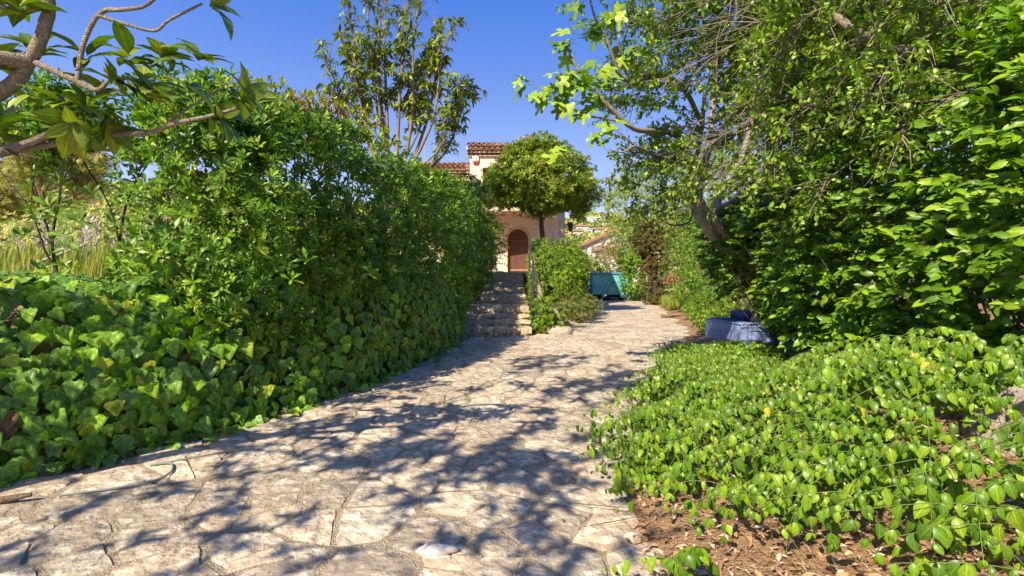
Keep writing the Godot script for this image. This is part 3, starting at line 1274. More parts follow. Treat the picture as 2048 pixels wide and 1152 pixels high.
func build_neighbours() -> void:
	# a gable close behind the drive's end
	var g := thing("gabled_neighbour_house", "pale plaster gable wall with a sloping tiled edge rising behind the shrubs", "house", W(10.5, 2.0, 60.0))
	var mb := MB.new()
	extrude(mb, PackedVector2Array([Vector2(8.0, 0), Vector2(17.0, 0), Vector2(17.0, 6.4), Vector2(12.6, 8.25), Vector2(8.0, 6.25)]), 60.0, 70.0)
	part("gable_wall", mb.mesh(), mat(Color(0.66, 0.60, 0.54), 0.9, T.stucco, 0.3), g)
	mb = MB.new()
	for s in [[7.5, 6.05, 12.6, 8.27], [12.6, 8.27, 17.4, 6.2]]:
		extrude(mb, PackedVector2Array([Vector2(s[0], s[1]), Vector2(s[2], s[3]), Vector2(s[2], s[3] + 0.28), Vector2(s[0], s[1] + 0.28)]), 59.6, 70.2)
	part("roof", mb.mesh(), M.tiles[1], g)
	for i in 20:
		var q := Vector2(7.55, 6.33).lerp(Vector2(12.55, 8.52), i / 19.0)
		var o := obj("verge_tile", tile_mesh, M.tiles[i % 4], g)
		o.transform = Transform3D(Basis(Vector3.BACK, 0.41) * Basis(Vector3.UP, PI / 2) * Basis.from_scale(Vector3(1.1, 1.1, 0.7)), W(q.x, q.y, 59.7) - g.position)
	mb = MB.new()
	slab(mb, W(9.1, 1.0, 54), W(11.2, 5.35, 57))
	part("outbuilding_wall", mb.mesh(), M.plain, g)
	mb = MB.new()
	extrude_side(mb, [Vector2(53.6, 5.35), Vector2(57, 6.1), Vector2(57, 5.3)], 8.7, 11.5)
	part("outbuilding_roof", mb.mesh(), M.tiles[3], g)
	# houses on the far hill
	for s in [["white villa with windows in a row topmost left on the far hillside", 39.6, 290, 7.0, 5.0, Color(0.80, 0.78, 0.74), 3, false], ["long white villa with flat roof beside the topmost villa on the hill", 48.2, 298, 10.0, 3.6, Color(0.82, 0.81, 0.80), 4, true], ["cream house with tiled roof topmost right on the far hill", 54.5, 294, 7.0, 3.2, Color(0.74, 0.66, 0.52), 3, false], ["low white house with flat roof below the hilltop cream house", 48.8, 277, 9.0, 2.6, Color(0.80, 0.80, 0.79), 4, true], ["pink house with tiled roof on the left slope of the far hill", 32.6, 255, 5.0, 3.8, Color(0.68, 0.47, 0.42), 2, false], ["pale blue grey flat-roofed house right of the pink house on the hill", 38.0, 262, 5.0, 3.4, Color(0.60, 0.66, 0.74), 2, true], ["salmon house with tiled roof halfway down the hill on the right", 45.2, 260, 7.5, 3.0, Color(0.72, 0.56, 0.48), 3, false], ["small white house with tiled roof lowest on the far hill", 32.5, 236, 4.5, 3.0, Color(0.72, 0.70, 0.66), 2, false]]:
		small_house("hill_house", s[0], s[1], s[2], s[3], s[4], land(s[1], s[2]), s[5], s[6], s[7])


# ---------------------------------------------------------------- plants
func rosette(n: int, kind: int, wd: float, open: float, nl := 2, droop := 0.25) -> ArrayMesh:
	# leaves round the end of a shoot that points along z
	var mb := MB.new()
	for i in n:
		var a := TAU * i / n * 1.0 + rf(-0.3, 0.3) + (0.5 if i % 2 else 0.0)
		var o := open * (rf(0.8, 1.2) if i % 3 else rf(0.35, 0.7))
		var rad := Vector3(cos(a), sin(a), 0)
		var ax := (Vector3.BACK * cos(o) + rad * sin(o)).normalized()
		var up := (Vector3.BACK * sin(o) - rad * cos(o) + rv(0.25)).normalized()
		var s := rf(0.75, 1.1)
		leaf(mb, Transform3D(frame_of(ax, up, s), Vector3.BACK * rf(-0.35, 0.05)), kind, wd, 0.22, droop, nl, Color.WHITE * rf(0.78, 1.2))
	return mb.mesh()


func clothe(par: Node3D, blobs: Array, count: int, m: Mesh, look: String, pal: Array, size: float, thick: float, bump: float, singles: int, one: String, rest: String, p := 2.0, lift := 0.45, loose := 0.5, span := 1.4, back := 0.35, clump := 0.6) -> void:
	var s := shell(blobs, count, thick, bump, p, back, clump)
	var cl := Cloud.new()
	for i in s[0].size():
		var q: Vector3 = s[0][i]
		if q.y < land(q.x, -q.z) + 0.02:
			continue
		var nn: Vector3 = s[1][i]
		var ax := (nn + Vector3.UP * lift + rv(loose)).normalized()
		# young, paler shoots on the sunny upper side
		var k := R.randi() % pal.size()
		cl.put(Transform3D(frame_of(ax, rv(), size * rf(0.7, 1.25)), q), k)
	settle(par, cl, m, look, pal, singles, one, rest, span)


func build_left_hedge() -> void:
	var o := thing("pittosporum_hedge", "tall dense glossy green hedge with leaf rosettes along the left of the path and stairs", "hedge", W(-2.6, 1.2, 8.0))
	var blobs := []
	for k in [[5.9, 3.72, 0.95], [6.9, 3.85, 0.9], [8.0, 3.82, 0.85], [9.2, 3.72, 0.85], [10.4, 3.78, 0.85], [11.6, 4.0, 0.85], [12.8, 4.2, 0.85], [14.0, 4.4, 0.85], [15.3, 4.6, 0.85], [16.6, 4.85, 0.85], [17.9, 5.0, 0.85]]:
		var d: float = k[0]
		var face := left_edge(d) + 0.12 + (0.28 if d > 14.0 else -0.05)
		var lo := gy(d) + 0.5 if d < 12.0 else pl(TERRACE, d) - 0.8
		blobs.append([W(face - k[2], (k[1] + lo) * 0.5, d), Vector3(k[2], (k[1] - lo) * 0.5 + 0.08, 0.95)])
	var pal := [Color(0.07, 0.17, 0.02), Color(0.09, 0.21, 0.022), Color(0.13, 0.27, 0.025), Color(0.06, 0.145, 0.02), Color(0.18, 0.30, 0.03), Color(0.08, 0.19, 0.02)]
	clothe(o, blobs, 14000, rosette(9, 1, 0.36, 1.05, 3), "glossy", pal, 0.118, 0.55, 0.38, 300, "leaf_rosette", "leaf_rosettes", 2.6, 0.5, 0.6, 1.4, 0.12, 0.7)
	# pale young growth on the top edge
	var cl := Cloud.new()
	for i in 420:
		var d := rf(5.3, 8.5)
		var x := left_edge(d) - rf(0.1, 1.7)
		cl.put(Transform3D(frame_of(Vector3(0.1, 1, 0.2) + rv(0.4), rv(), rf(0.07, 0.10)), W(x, pl([Vector2(5.3, 3.62), Vector2(6.6, 3.85), Vector2(8.5, 3.8)], d) + nz.get_noise_2d(x * 3, d * 3) * 0.15 + rf(-0.12, 0.04), d)), R.randi() % 3)
	settle(o, cl, rosette(8, 1, 0.34, 0.6, 3), "glossy", [Color(0.26, 0.27, 0.03), Color(0.20, 0.27, 0.03), Color(0.33, 0.28, 0.04)], 0, "young_shoot", "young_shoots")
	# withered branch ends
	cl = Cloud.new()
	for i in 300:
		var c := W(-2.62, 3.72, 6.7) + rv(rf(0.0, 1.0)) * Vector3(0.5, 0.3, 0.5)
		cl.put(Transform3D(frame_of(Vector3.DOWN + rv(0.6), rv(), rf(0.07, 0.11)), c), R.randi() % 3)
	settle(o, cl, rosette(6, 3, 0.26, 0.7, 3), "dry", [Color(0.40, 0.22, 0.09), Color(0.30, 0.16, 0.07), Color(0.50, 0.32, 0.15)], 60, "withered_leaves", "withered_leaf_clusters", 1.4)
	var roots := []
	for b in blobs:
		roots.append((b[0] as Vector3) + Vector3(-0.2, -0.9, 0))
		roots.append((b[0] as Vector3) + Vector3(-0.1, 0.2, 0.2))
	twigs(o, blobs, roots, 420, 0.012, M.bark_brown)
	# looser bush of the same kind at the hedge's near end
	var q := thing("open_evergreen_bush", "loose evergreen bush with dark stems and sky gaps at the left end of the hedge", "bush", W(-4.0, 1.2, 5.9))
	var mb := MB.new()
	var tips := []
	for s in [[-3.55, 5.7, 0.25], [-4.15, 5.8, -0.1], [-4.55, 6.1, -0.35], [-3.3, 6.3, 0.2], [-4.9, 5.7, -0.5]]:
		mb = MB.new()
		grow(mb, W(s[0], 1.15, s[1]), Vector3(s[2] * 0.5, 1, 0.05), 0.86, 0.028, 4, 0.5, 0.35, tips, 0.72)
		part("stem", mb.mesh(), M.bark_dark, q)
	cl = Cloud.new()
	for t in tips:
		for j in (3 if t[2] < 2 else 1):
			var p: Vector3 = t[0] + rv(0.16) * (1.0 if j else 0.0)
			cl.put(Transform3D(frame_of((t[1] as Vector3) + rv(0.6), rv(), rf(0.10, 0.15)), p), R.randi() % 6)
	# low sprays that lean over the ivy
	for i in 170:
		var c := W(-3.35, 1.75, 5.0) + Vector3(R.randfn() * 0.65, R.randfn() * 0.4, R.randfn() * 0.3)
		cl.put(Transform3D(frame_of(Vector3(0.1, 0.6, 0.8) + rv(0.7), rv(), rf(0.10, 0.15)), c), R.randi() % 6)
	settle(q, cl, rosette(8, 1, 0.33, 1.1, 3), "glossy", [Color(0.06, 0.15, 0.02), Color(0.08, 0.19, 0.02), Color(0.11, 0.24, 0.025), Color(0.05, 0.13, 0.02), Color(0.13, 0.26, 0.025), Color(0.07, 0.17, 0.02)], 200, "leaf_rosette", "leaf_rosettes", 1.4)


func ivy_leaf(sd: float) -> ArrayMesh:
	var mb := MB.new()
	var half := [Vector2(0, 0.04), Vector2(0.16, -0.07), Vector2(0.36, -0.03), Vector2(0.5, 0.10), Vector2(0.57, 0.24), Vector2(0.47, 0.38), Vector2(0.38, 0.52), Vector2(0.33, 0.62), Vector2(0.2, 0.82), Vector2(0, 1.08)]
	lobed(mb, Transform3D.IDENTITY, half, 0.28, 0.25, 0.035, Color.WHITE, sd)
	return mb.mesh()


func ivy_top(d: float) -> float:
	return pl([Vector2(2.4, 1.45), Vector2(3.6, 1.52), Vector2(4.6, 1.55), Vector2(5.2, 2.0), Vector2(6.2, 2.25), Vector2(7.2, 2.3), Vector2(8.5, 2.0), Vector2(10.5, 1.5), Vector2(12.5, 1.2), Vector2(15, 1.6)], d)


func build_ivy() -> void:
	var o := thing("ivy", "large-leaved ivy covering the bank along the left edge of the path", "ivy", W(-3.0, 0.2, 5.0))
	var cl := Cloud.new()
	var pal := [Color(0.065, 0.155, 0.036), Color(0.085, 0.195, 0.036), Color(0.11, 0.245, 0.03), Color(0.15, 0.29, 0.028), Color(0.055, 0.13, 0.045), Color(0.17, 0.25, 0.025), Color(0.095, 0.22, 0.034), Color(0.085, 0.058, 0.03)]
	for i in 9000:
		var d := 2.2 + 10.6 * pow(R.randf(), 1.35)
		var top := ivy_top(d) + nz.get_noise_2d(d * 2.2, 4.0) * 0.18
		var lo := gy(d) + 0.03
		var t := R.randf()
		var lean := 0.75 if d < 5.0 else pl([Vector2(5, 0.7), Vector2(7, 0.25), Vector2(12, 0.1)], d)
		var x := left_edge(d)
		var h := lerpf(lo, top, t)
		var nn := Vector3(0.86, 0.28, 0.45)
		var depth := 0.26 * pow(R.randf(), 1.5)
		var out := 0.06 + 0.14 * sin(PI * t) + nz.get_noise_3d(d * 1.7, h * 1.7, 3.0) * 0.16 - depth
		if d > 10.3:
			out = out * 0.4 - 0.12
		var p := W(x + out - lean * t, h, d)
		if d < 5.4 and R.randf() < 0.3:
			# the top of the bank, lying back
			var u := rf(0.0, 1.7)
			p = W(x - lean - u, 1.50 + 0.10 * sin(u * 2.0) + nz.get_noise_2d(u * 3.0, d * 2.0) * 0.12 + rf(-0.05, 0.02), d)
			nn = Vector3(0.25, 0.9, 0.35)
		elif t < 0.06 and R.randf() < 0.5:
			p.x += rf(0.0, 0.16)
			p.y = lo + rf(0.0, 0.05)
			nn = Vector3(0.4, 1.0, 0.4)
		var up := (nn.normalized() + rv(0.58)).normalized()
		var down := (Vector3.DOWN + Vector3(0.35, 0, 0.1) + rv(0.55))
		down -= up * down.dot(up)
		var k := R.randi() % 7
		if R.randf() < 0.25:
			k = R.randi() % 3
		elif R.randf() < 0.025:
			k = 7
		cl.put(Transform3D(frame_of(down, up, rf(0.068, 0.138) * pl([Vector2(4.5, 1.2), Vector2(7, 1.0), Vector2(10, 0.85)], d), rf(0.85, 1.1)), p), k)
	settle(o, cl, ivy_leaf(0.4), "palm", pal, 300, "leaf", "leaves", 1.0)
	# stems that run through it
	var mb := MB.new()
	for i in 130:
		var d := rf(2.6, 11.5)
		var x := left_edge(d)
		var h := rf(gy(d), ivy_top(d) - 0.3)
		var lean := 0.75 if d < 5.0 else 0.2
		var pts := []
		for k in 4:
			pts.append(W(x - lean * h / 1.5 - 0.04 + rf(-0.05, 0.06), h + k * 0.12, d + k * rf(-0.12, 0.12)))
		tube(mb, curve(pts, 2), [0.006, 0.006, 0.005, 0.005, 0.004, 0.004, 0.003], 4)
	part("stems", mb.mesh(), M.bark_brown, o).set_meta("kind", "stuff")


func build_left_garden() -> void:
	var o := thing("tall_garden_grass", "sunlit tall yellow green grass and weeds growing in the garden behind the ivy", "grass", W(-8, 1.3, 10))
	o.set_meta("kind", "stuff")
	var mb := MB.new()
	for i in 9:
		var a := rf(0, TAU)
		var l := rf(0.6, 1.0)
		leaf(mb, Transform3D(frame_of(Vector3(cos(a) * 0.28, 1, sin(a) * 0.28), Vector3(cos(a), -0.2, sin(a)), l), Vector3(cos(a), 0, sin(a)) * 0.03), 3, 0.035, 0.3, 0.35, 3, Color.WHITE * rf(0.8, 1.2))
	var cl := Cloud.new()
	for i in 3600:
		var d := rf(7.2, 17.0)
		var x := rf(-1.15, -0.58) * d
		if nz.get_noise_2d(x * 0.8, d * 0.8) < -0.12:
			continue
		var s := rf(0.35, 0.95) * (1.0 if d > 8.5 else 0.7)
		cl.put(Transform3D(Basis(Vector3.UP, rf(0, TAU)).scaled(Vector3(s, s, s)), W(x, land(x, d), d)), R.randi() % 4)
	settle(o, cl, mb.mesh(), "soft", [Color(0.20, 0.27, 0.05), Color(0.26, 0.28, 0.08), Color(0.15, 0.24, 0.04), Color(0.30, 0.28, 0.13)], 0, "tuft", "tufts")
	# pale dry plumes
	mb = MB.new()
	tube(mb, [Vector3.ZERO, Vector3(0.02, 0.75, 0)], [0.008, 0.004], 4)
	for i in 46:
		var t := R.randf()
		var a := rf(0, TAU)
		leaf(mb, Transform3D(frame_of(Vector3(cos(a) * 0.55, 0.8, sin(a) * 0.55), rv(), rf(0.09, 0.18)), Vector3(0.02, 0.62 + 0.38 * t, 0)), 3, 0.14, 0.1, 0.2, 2, Color.WHITE * rf(0.8, 1.15))
	cl = Cloud.new()
	for i in 22:
		var d := rf(8.5, 15.0)
		var x := rf(-1.1, -0.70) * d
		var s := rf(0.9, 1.5)
		cl.put(Transform3D((Basis(Vector3.UP, rf(0, TAU)) * Basis(Vector3.RIGHT, rf(-0.25, 0.25))).scaled(Vector3(s * 0.9, s, s * 0.9)), W(x, land(x, d) - 0.1, d)), R.randi() % 2)
	settle(o, cl, mb.mesh(), "dry", [Color(0.66, 0.62, 0.54), Color(0.56, 0.50, 0.40)], 0, "plume", "plumes")
	# grey green scrub behind it
	var sc := thing("grey_green_scrub", "grey green scrub on the garden's far side left of the hedge", "bush", W(-12, 1.5, 17))
	var bl := []
	for i in 16:
		var d := rf(16.5, 24.0)
		var x := rf(-1.1, -0.45) * d
		bl.append([W(x, land(x, d) + 0.8, d), Vector3(rf(1.3, 2.4), rf(1.0, 2.0), rf(1.2, 2.0))])
	clothe(sc, bl, 5200, rosette(9, 3, 0.3, 1.0, 2), "fine", [Color(0.10, 0.15, 0.06), Color(0.15, 0.19, 0.08), Color(0.20, 0.21, 0.11), Color(0.08, 0.12, 0.05)], 0.14, 0.6, 0.5, 0, "spray", "sprays")
	# pines
	for k in [[-19.6, 21.5, 1.0, "olive brown pine with a bare trunk at the left edge behind the grass"], [-26.5, 26.0, 1.15, "pine half out of frame behind the loquat branches at far left"], [-16.2, 27.0, 0.85, "smaller dark pine behind the open bush left of the hedge"]]:
		var x: float = k[0]
		var d: float = k[1]
		var s: float = k[2]
		var g := land(x, d)
		var p := thing("pine_tree", k[3], "pine", W(x, g, d), "pines beyond the garden")
		mb = MB.new()
		var tips := []
		limb(mb, [W(x, g, d), W(x + 0.25, g + 2.0 * s, d), W(x - 0.1, g + 4.2 * s, d + 0.1), W(x + 0.2, g + 6.4 * s, d)], 0.2 * s, 0.07, 7)
		for i in 16:
			var h := rf(2.0, 6.2) * s
			grow(mb, W(x + 0.1, g + h, d), Vector3(R.randfn(), 0.25, R.randfn()), 1.0 * s, 0.05, 2, 0.5, 0.2, tips)
		part("trunk", mb.mesh(), M.bark_brown, p)
		cl = Cloud.new()
		for t in tips:
			for j in 5:
				cl.put(Transform3D(frame_of((t[1] as Vector3) + rv(0.7), rv(), rf(0.3, 0.5) * s), t[0] + rv(0.35 * s)), R.randi() % 4)
		settle(p, cl, rosette(18, 3, 0.09, 0.9, 2), "fine", [Color(0.10, 0.13, 0.05), Color(0.15, 0.16, 0.06), Color(0.16, 0.14, 0.07), Color(0.07, 0.10, 0.045)], 0, "needle_tuft", "crown")
	# grey bare sticks at the far left
	var b := thing("bare_grey_branch", "bare grey branch lying in the tall grass at the left edge", "branch", W(-8.6, 1.5, 8.6))
	mb = MB.new()
	limb(mb, [W(-9.4, 1.35, 8.4), W(-8.5, 1.62, 8.5), W(-7.9, 1.98, 8.8), W(-7.4, 2.25, 9.0)], 0.06, 0.02, 6)
	part("wood", mb.mesh(), M.bark_pale, b)


func loquat_leaf(sd: int) -> ArrayMesh:
	var mb := MB.new()
	leaf(mb, Transform3D.IDENTITY, 0, 0.43, 0.3, 0.38, 8, Color.WHITE, 0.012)
	return mb.mesh()


func spray(cl: Cloud, p: Vector3, dir: Vector3, n: int, size: float, open: float, colours: int, hang := 0.35) -> void:
	# single leaves in a whorl round a shoot's end
	for i in n:
		var a := TAU * i * 0.382 + rf(-0.3, 0.3)
		var side := dir.cross(Vector3(0.3, 0.5, 0.8)).normalized()
		var rad := side * cos(a) + dir.cross(side).normalized() * sin(a)
		var o := open * rf(0.55, 1.25)
		var ax := (dir * cos(o) + rad * sin(o) + Vector3.DOWN * hang * rf(0.2, 1.5)).normalized()
		var up := (dir * sin(o) - rad * cos(o) + Vector3.UP * 0.7 + rv(0.2)).normalized()
		cl.put(Transform3D(frame_of(ax, up, size * rf(0.65, 1.15), rf(0.85, 1.15)), p - dir * rf(0.0, 0.06) + rad * 0.008), R.randi() % colours)


func build_loquat() -> void:
	var o := thing("loquat_tree", "loquat tree with pinkish grey branches and big ribbed leaves reaching in from the top left", "tree", W(-4.3, 1.2, 2.3))
	var mb := MB.new()
	limb(mb, [W(-4.3, 1.0, 2.3), W(-4.1, 1.6, 2.4), W(-3.6, 2.05, 2.6), W(-3.2, 2.3, 2.75)], 0.10, 0.065, 9)
	limb(mb, [W(-4.1, 1.6, 2.4), W(-4.5, 2.6, 1.8), W(-4.6, 3.6, 1.2), W(-4.1, 4.4, 0.6)], 0.08, 0.04, 8)
	part("trunk", mb.mesh(), M.bark, o)
	mb = MB.new()
	# boughs in view
	limb(mb, [W(-3.3, 2.26, 2.75), W(-2.76, 2.55, 2.8), W(-2.6, 2.73, 2.8), W(-2.49, 2.92, 2.78), W(-2.46, 3.1, 2.75), W(-2.2, 3.7, 2.3), W(-1.9, 4.2, 1.6)], 0.042, 0.02, 8)
	limb(mb, [W(-3.35, 2.18, 2.75), W(-3.0, 2.18, 2.8), W(-2.72, 2.245, 2.8), W(-2.54, 2.31, 2.8), W(-2.38, 2.40, 2.82)], 0.032, 0.015, 8)
	limb(mb, [W(-2.9, 2.20, 2.8), W(-2.54, 2.285, 2.85), W(-2.18, 2.36, 2.9), W(-2.05, 2.36, 2.9), W(-1.87, 2.42, 2.9), W(-1.68, 2.47, 2.92), W(-1.53, 2.53, 2.95)], 0.021, 0.008, 7, 4, 0.4)
	limb(mb, [W(-1.98, 2.37, 2.9), W(-1.84, 2.52, 2.95), W(-1.66, 2.66, 3.0)], 0.011, 0.006, 6)
	limb(mb, [W(-3.0, 2.9, 2.75), W(-2.76, 2.8, 2.8), W(-2.62, 2.74, 2.8), W(-2.36, 2.62, 2.8), W(-2.24, 2.565, 2.8), W(-2.18, 2.61, 2.8)], 0.024, 0.010, 7)
	limb(mb, [W(-2.34, 2.62, 2.8), W(-2.31, 2.81, 2.8), W(-2.22, 2.98, 2.8), W(-2.09, 3.0, 2.8), W(-1.96, 3.03, 2.8), W(-1.8, 3.14, 2.75)], 0.016, 0.008, 6)
	limb(mb, [W(-2.24, 2.97, 2.8), W(-2.09, 2.93, 2.82), W(-1.96, 2.91, 2.85), W(-1.88, 2.97, 2.85), W(-1.70, 3.06, 2.85)], 0.011, 0.006, 6)
	limb(mb, [W(-2.6, 2.72, 2.8), W(-2.8, 2.72, 2.6), W(-3.2, 3.0, 2.4)], 0.04, 0.05, 7)
	# boughs above and behind the camera
	var tips := []
	for s in [[-4.1, 4.4, 0.6, 0.7, 0.6], [-4.5, 3.4, 1.3, 0.3, -0.9], [-4.1, 4.3, 0.7, 0.9, 0.0]]:
		grow(mb, W(s[0], s[1], s[2]), Vector3(s[3], 0.35, -(s[4] as float)), 1.25, 0.026, 3, 0.5, 0.2, tips, 0.8)
	part("boughs", mb.mesh(), M.bark, o)
	mb = MB.new()
	limb(mb, [W(-2.72, 2.235, 2.78), W(-2.58, 2.20, 2.74), W(-2.44, 2.175, 2.7)], 0.012, 0.004, 5)
	part("dead_snag", mb.mesh(), M.bark_dark, o)
	var cl := Cloud.new()
	# whorls in view: x, height, distance, direction, number of leaves
	for s in [[-1.72, 2.80, 2.85, 0.3, 0.8, 8], [-1.93, 2.80, 2.9, 0.2, 0.9, 9], [-1.50, 2.58, 2.95, 0.7, 0.4, 8], [-2.10, 2.78, 2.85, 0.1, 0.9, 8], [-2.30, 2.50, 2.8, 0.1, 0.7, 8], [-2.55, 2.98, 2.7, -0.2, 0.8, 7], [-2.72, 2.68, 2.7, -0.3, 0.7, 7], [-2.38, 2.82, 2.9, 0.0, 0.8, 6], [-2.0, 2.60, 2.9, 0.3, 0.6, 9], [-1.66, 2.47, 2.95, 0.5, 0.2, 8], [-2.37, 2.38, 2.8, 0.2, -0.6, 5], [-2.22, 2.40, 2.85, 0.3, -0.5, 6], [-2.14, 2.62, 2.8, 0.4, 0.4, 7], [-2.75, 2.36, 2.75, -0.1, 0.6, 7], [-1.86, 2.66, 3.0, 0.3, 0.5, 7], [-2.5, 2.55, 2.9, 0.0, 0.5, 6], [-1.62, 3.05, 2.85, 0.6, 0.2, 3], [-1.80, 3.14, 2.75, 0.4, 0.4, 4], [-2.66, 3.02, 2.8, 0.0, 1.0, 6], [-2.78, 2.12, 2.7, -0.2, -0.2, 4], [-2.85, 2.5, 2.9, 0, 0.3, 6], [-2.6, 2.42, 3.0, 0.1, 0.5, 8], [-2.75, 2.9, 3.0, 0.1, 0.8, 8], [-2.45, 2.68, 3.1, 0.1, 0.6, 7], [-2.9, 2.65, 3.1, 0.1, 0.6, 8], [-2.2, 2.75, 3.1, 0.2, 0.6, 7]]:
		var dir := Vector3(s[3], s[4], rf(-0.2, 0.4)).normalized()
		spray(cl, W(s[0], s[1], s[2]), dir, s[5] + 2, 0.20, 1.0, 5)
	for t in tips:
		var p: Vector3 = t[0]
		if t[2] < 2 and p.y - 1.5 > 0.62 * maxf(-p.z, 0.0) + 0.5:
			spray(cl, p, t[1], 9, 0.19, 1.05, 5)
	for i in 350:
		var d := rf(-3.2, 3.0)
		var x := rf(-6.2, -1.75)
		var h := maxf(3.7, 1.5 + 0.62 * maxf(d, 0.0) + 0.55) + rf(0.0, 1.1)
		if not clear_of_ray(W(x, h, d), W(-2.1, 2.65, 2.85), 0.75):
			continue
		spray(cl, W(x, h, d), Vector3(rf(-0.4, 0.4), 0.7, rf(-0.4, 0.4)).normalized(), 6, 0.16, 1.05, 5)
	settle(o, cl, loquat_leaf(1), "pinn", [Color(0.075, 0.145, 0.03), Color(0.10, 0.18, 0.027), Color(0.14, 0.23, 0.027), Color(0.065, 0.12, 0.04), Color(0.19, 0.26, 0.03)], 300, "leaf", "leaves")


func build_slender_tree() -> void:
	var o := thing("many_stemmed_tree", "slender many-stemmed grey tree with long drooping leaves rising above the hedge into the sky", "tree", W(-3.2, 1.7, 14.0))
	var mb := MB.new()
	var tips := []
	limb(mb, [W(-3.2, 1.6, 14.0), W(-3.25, 3.2, 14.0), W(-3.2, 4.6, 14.0)], 0.13, 0.09, 8)
	# stems fan out to these ends: x, height, lateral bend
	for s in [[-5.0, 7.6, 0.045], [-4.7, 8.3, 0.05], [-4.4, 8.9, 0.055], [-4.05, 9.3, 0.05], [-3.7, 9.5, 0.06], [-3.35, 9.0, 0.06], [-2.9, 9.3, 0.055], [-2.4, 8.6, 0.06], [-1.95, 8.3, 0.05], [-1.55, 8.0, 0.045], [-1.25, 6.9, 0.045], [-1.4, 6.3, 0.035], [-4.9, 6.8, 0.035], [-2.1, 7.5, 0.04], [-3.0, 8.2, 0.045], [-4.2, 7.7, 0.04], [-2.6, 7.3, 0.04], [-1.7, 5.9, 0.03], [-3.6, 7.6, 0.04]]:
		var e := W(s[0], s[1], 14.0 + rf(-0.9, 0.7))
		var b := W(-3.2 + rf(-0.12, 0.15), rf(3.9, 4.6), 14.0)
		var m := b.lerp(e, 0.5) + Vector3((e.x - b.x) * 0.16, -0.25, rf(-0.15, 0.15))
		var c := limb(mb, [b, m, e.lerp(m, 0.3) + rv(0.12), e], s[2], 0.010, 6, 3)
		for k in range(3, c.size()):
			var at: Vector3 = c[k]
			var dd: Vector3 = (c[k] - c[k - 1]).normalized()
			var n := 5
			for j in n:
				var tw := at + ((dd + rv(0.75)).normalized() + Vector3.UP * 0.35) * rf(0.22, 0.55)
				tube(mb, [at, at.lerp(tw, 0.5) + rv(0.04), tw], [0.009, 0.007, 0.004], 4)
				tips.append([tw, (tw - at).normalized(), k])
	part("stems", mb.mesh(), M.bark, o)
	var cl := Cloud.new()
	for t in tips:
		var p: Vector3 = t[0]
		var bare := p.y > 8.2 or p.x < -4.6
		if bare and R.randf() < 0.5:
			continue
		if not bare and R.randf() < 0.12:
			continue
		var dense := exp(-pow((p.x + 2.9) / 1.5, 2)) * exp(-pow((p.y - 7.0) / 1.5, 2))
		spray(cl, p, t[1], 5 + int(dense * 9.0), 0.25, 0.95, 5, 0.8)
	var lm := MB.new()
	leaf(lm, Transform3D.IDENTITY, 0, 0.30, 0.3, 0.35, 4)
	settle(o, cl, lm.mesh(), "pinn", [Color(0.08, 0.14, 0.035), Color(0.105, 0.175, 0.035), Color(0.14, 0.21, 0.035), Color(0.07, 0.115, 0.04), Color(0.20, 0.26, 0.04)], 300, "leaf", "leaves")


func build_round_tree() -> void:
	var o := thing("round_clipped_tree", "small standard tree with a round clipped yellow green crown before the house front", "tree", W(1.17, 2.0, 19.0))
	var mb := MB.new()
	limb(mb, [W(1.2, 1.4, 19.0), W(1.17, 2.8, 19.0), W(1.10, 3.5, 19.0), W(1.06, 4.1, 19.0), W(1.02, 4.7, 19.0)], 0.095, 0.075, 9, 4, 0.35)
	bx(mb, W(1.08, 4.05, 18.99), Vector3(0.2, 0.16, 0.2), 0.07)
	var blobs := [[W(1.08, 5.45, 19.0), Vector3(1.95, 1.25, 1.9)], [W(0.85, 5.95, 18.8), Vector3(1.25, 0.95, 1.2)], [W(2.25, 5.0, 19.0), Vector3(0.85, 0.7, 0.9)], [W(-0.1, 4.95, 18.9), Vector3(0.75, 0.65, 0.8)], [W(1.7, 4.75, 18.6), Vector3(0.8, 0.6, 0.7)], [W(0.35, 4.7, 18.7), Vector3(0.6, 0.5, 0.6)], [W(2.45, 4.6, 19.1), Vector3(0.5, 0.6, 0.6)]]
	for i in 26:
		var e := W(1.05, 5.4, 19.0) + rv() * Vector3(1.7, 0.9, 1.6)
		limb(mb, [W(1.03, rf(4.3, 4.8), 19.0), W(1.03, 4.9, 19.0).lerp(e, 0.5) + rv(0.1), e], 0.035, 0.01, 5, 3)
	part("trunk", mb.mesh(), M.bark_brown, o)
	clothe(o, blobs, 6500, rosette(8, 1, 0.42, 1.1, 2), "glossy", [Color(0.13, 0.25, 0.025), Color(0.165, 0.29, 0.03), Color(0.10, 0.20, 0.022), Color(0.08, 0.165, 0.02), Color(0.22, 0.32, 0.035), Color(0.21, 0.24, 0.035)], 0.13, 0.5, 0.5, 0, "leaf_rosette", "crown", 2.0, 0.5, 0.6)
	var cl := Cloud.new()
	for i in 260:
		var c: Vector3 = [W(0.7, 6.85, 18.7), W(1.5, 6.75, 18.9), W(2.55, 6.2, 19.0)][i % 3]
		cl.put(Transform3D(frame_of(Vector3.UP + rv(0.6), rv(), rf(0.07, 0.11)), c + rv(1.0) * Vector3(0.4, 0.14, 0.4) * rf(0.3, 1.0)), R.randi() % 3)
	settle(o, cl, rosette(7, 1, 0.35, 0.8, 2), "soft", [Color(0.34, 0.22, 0.14), Color(0.28, 0.22, 0.08), Color(0.30, 0.26, 0.06)], 0, "faded_shoot", "faded_shoots")


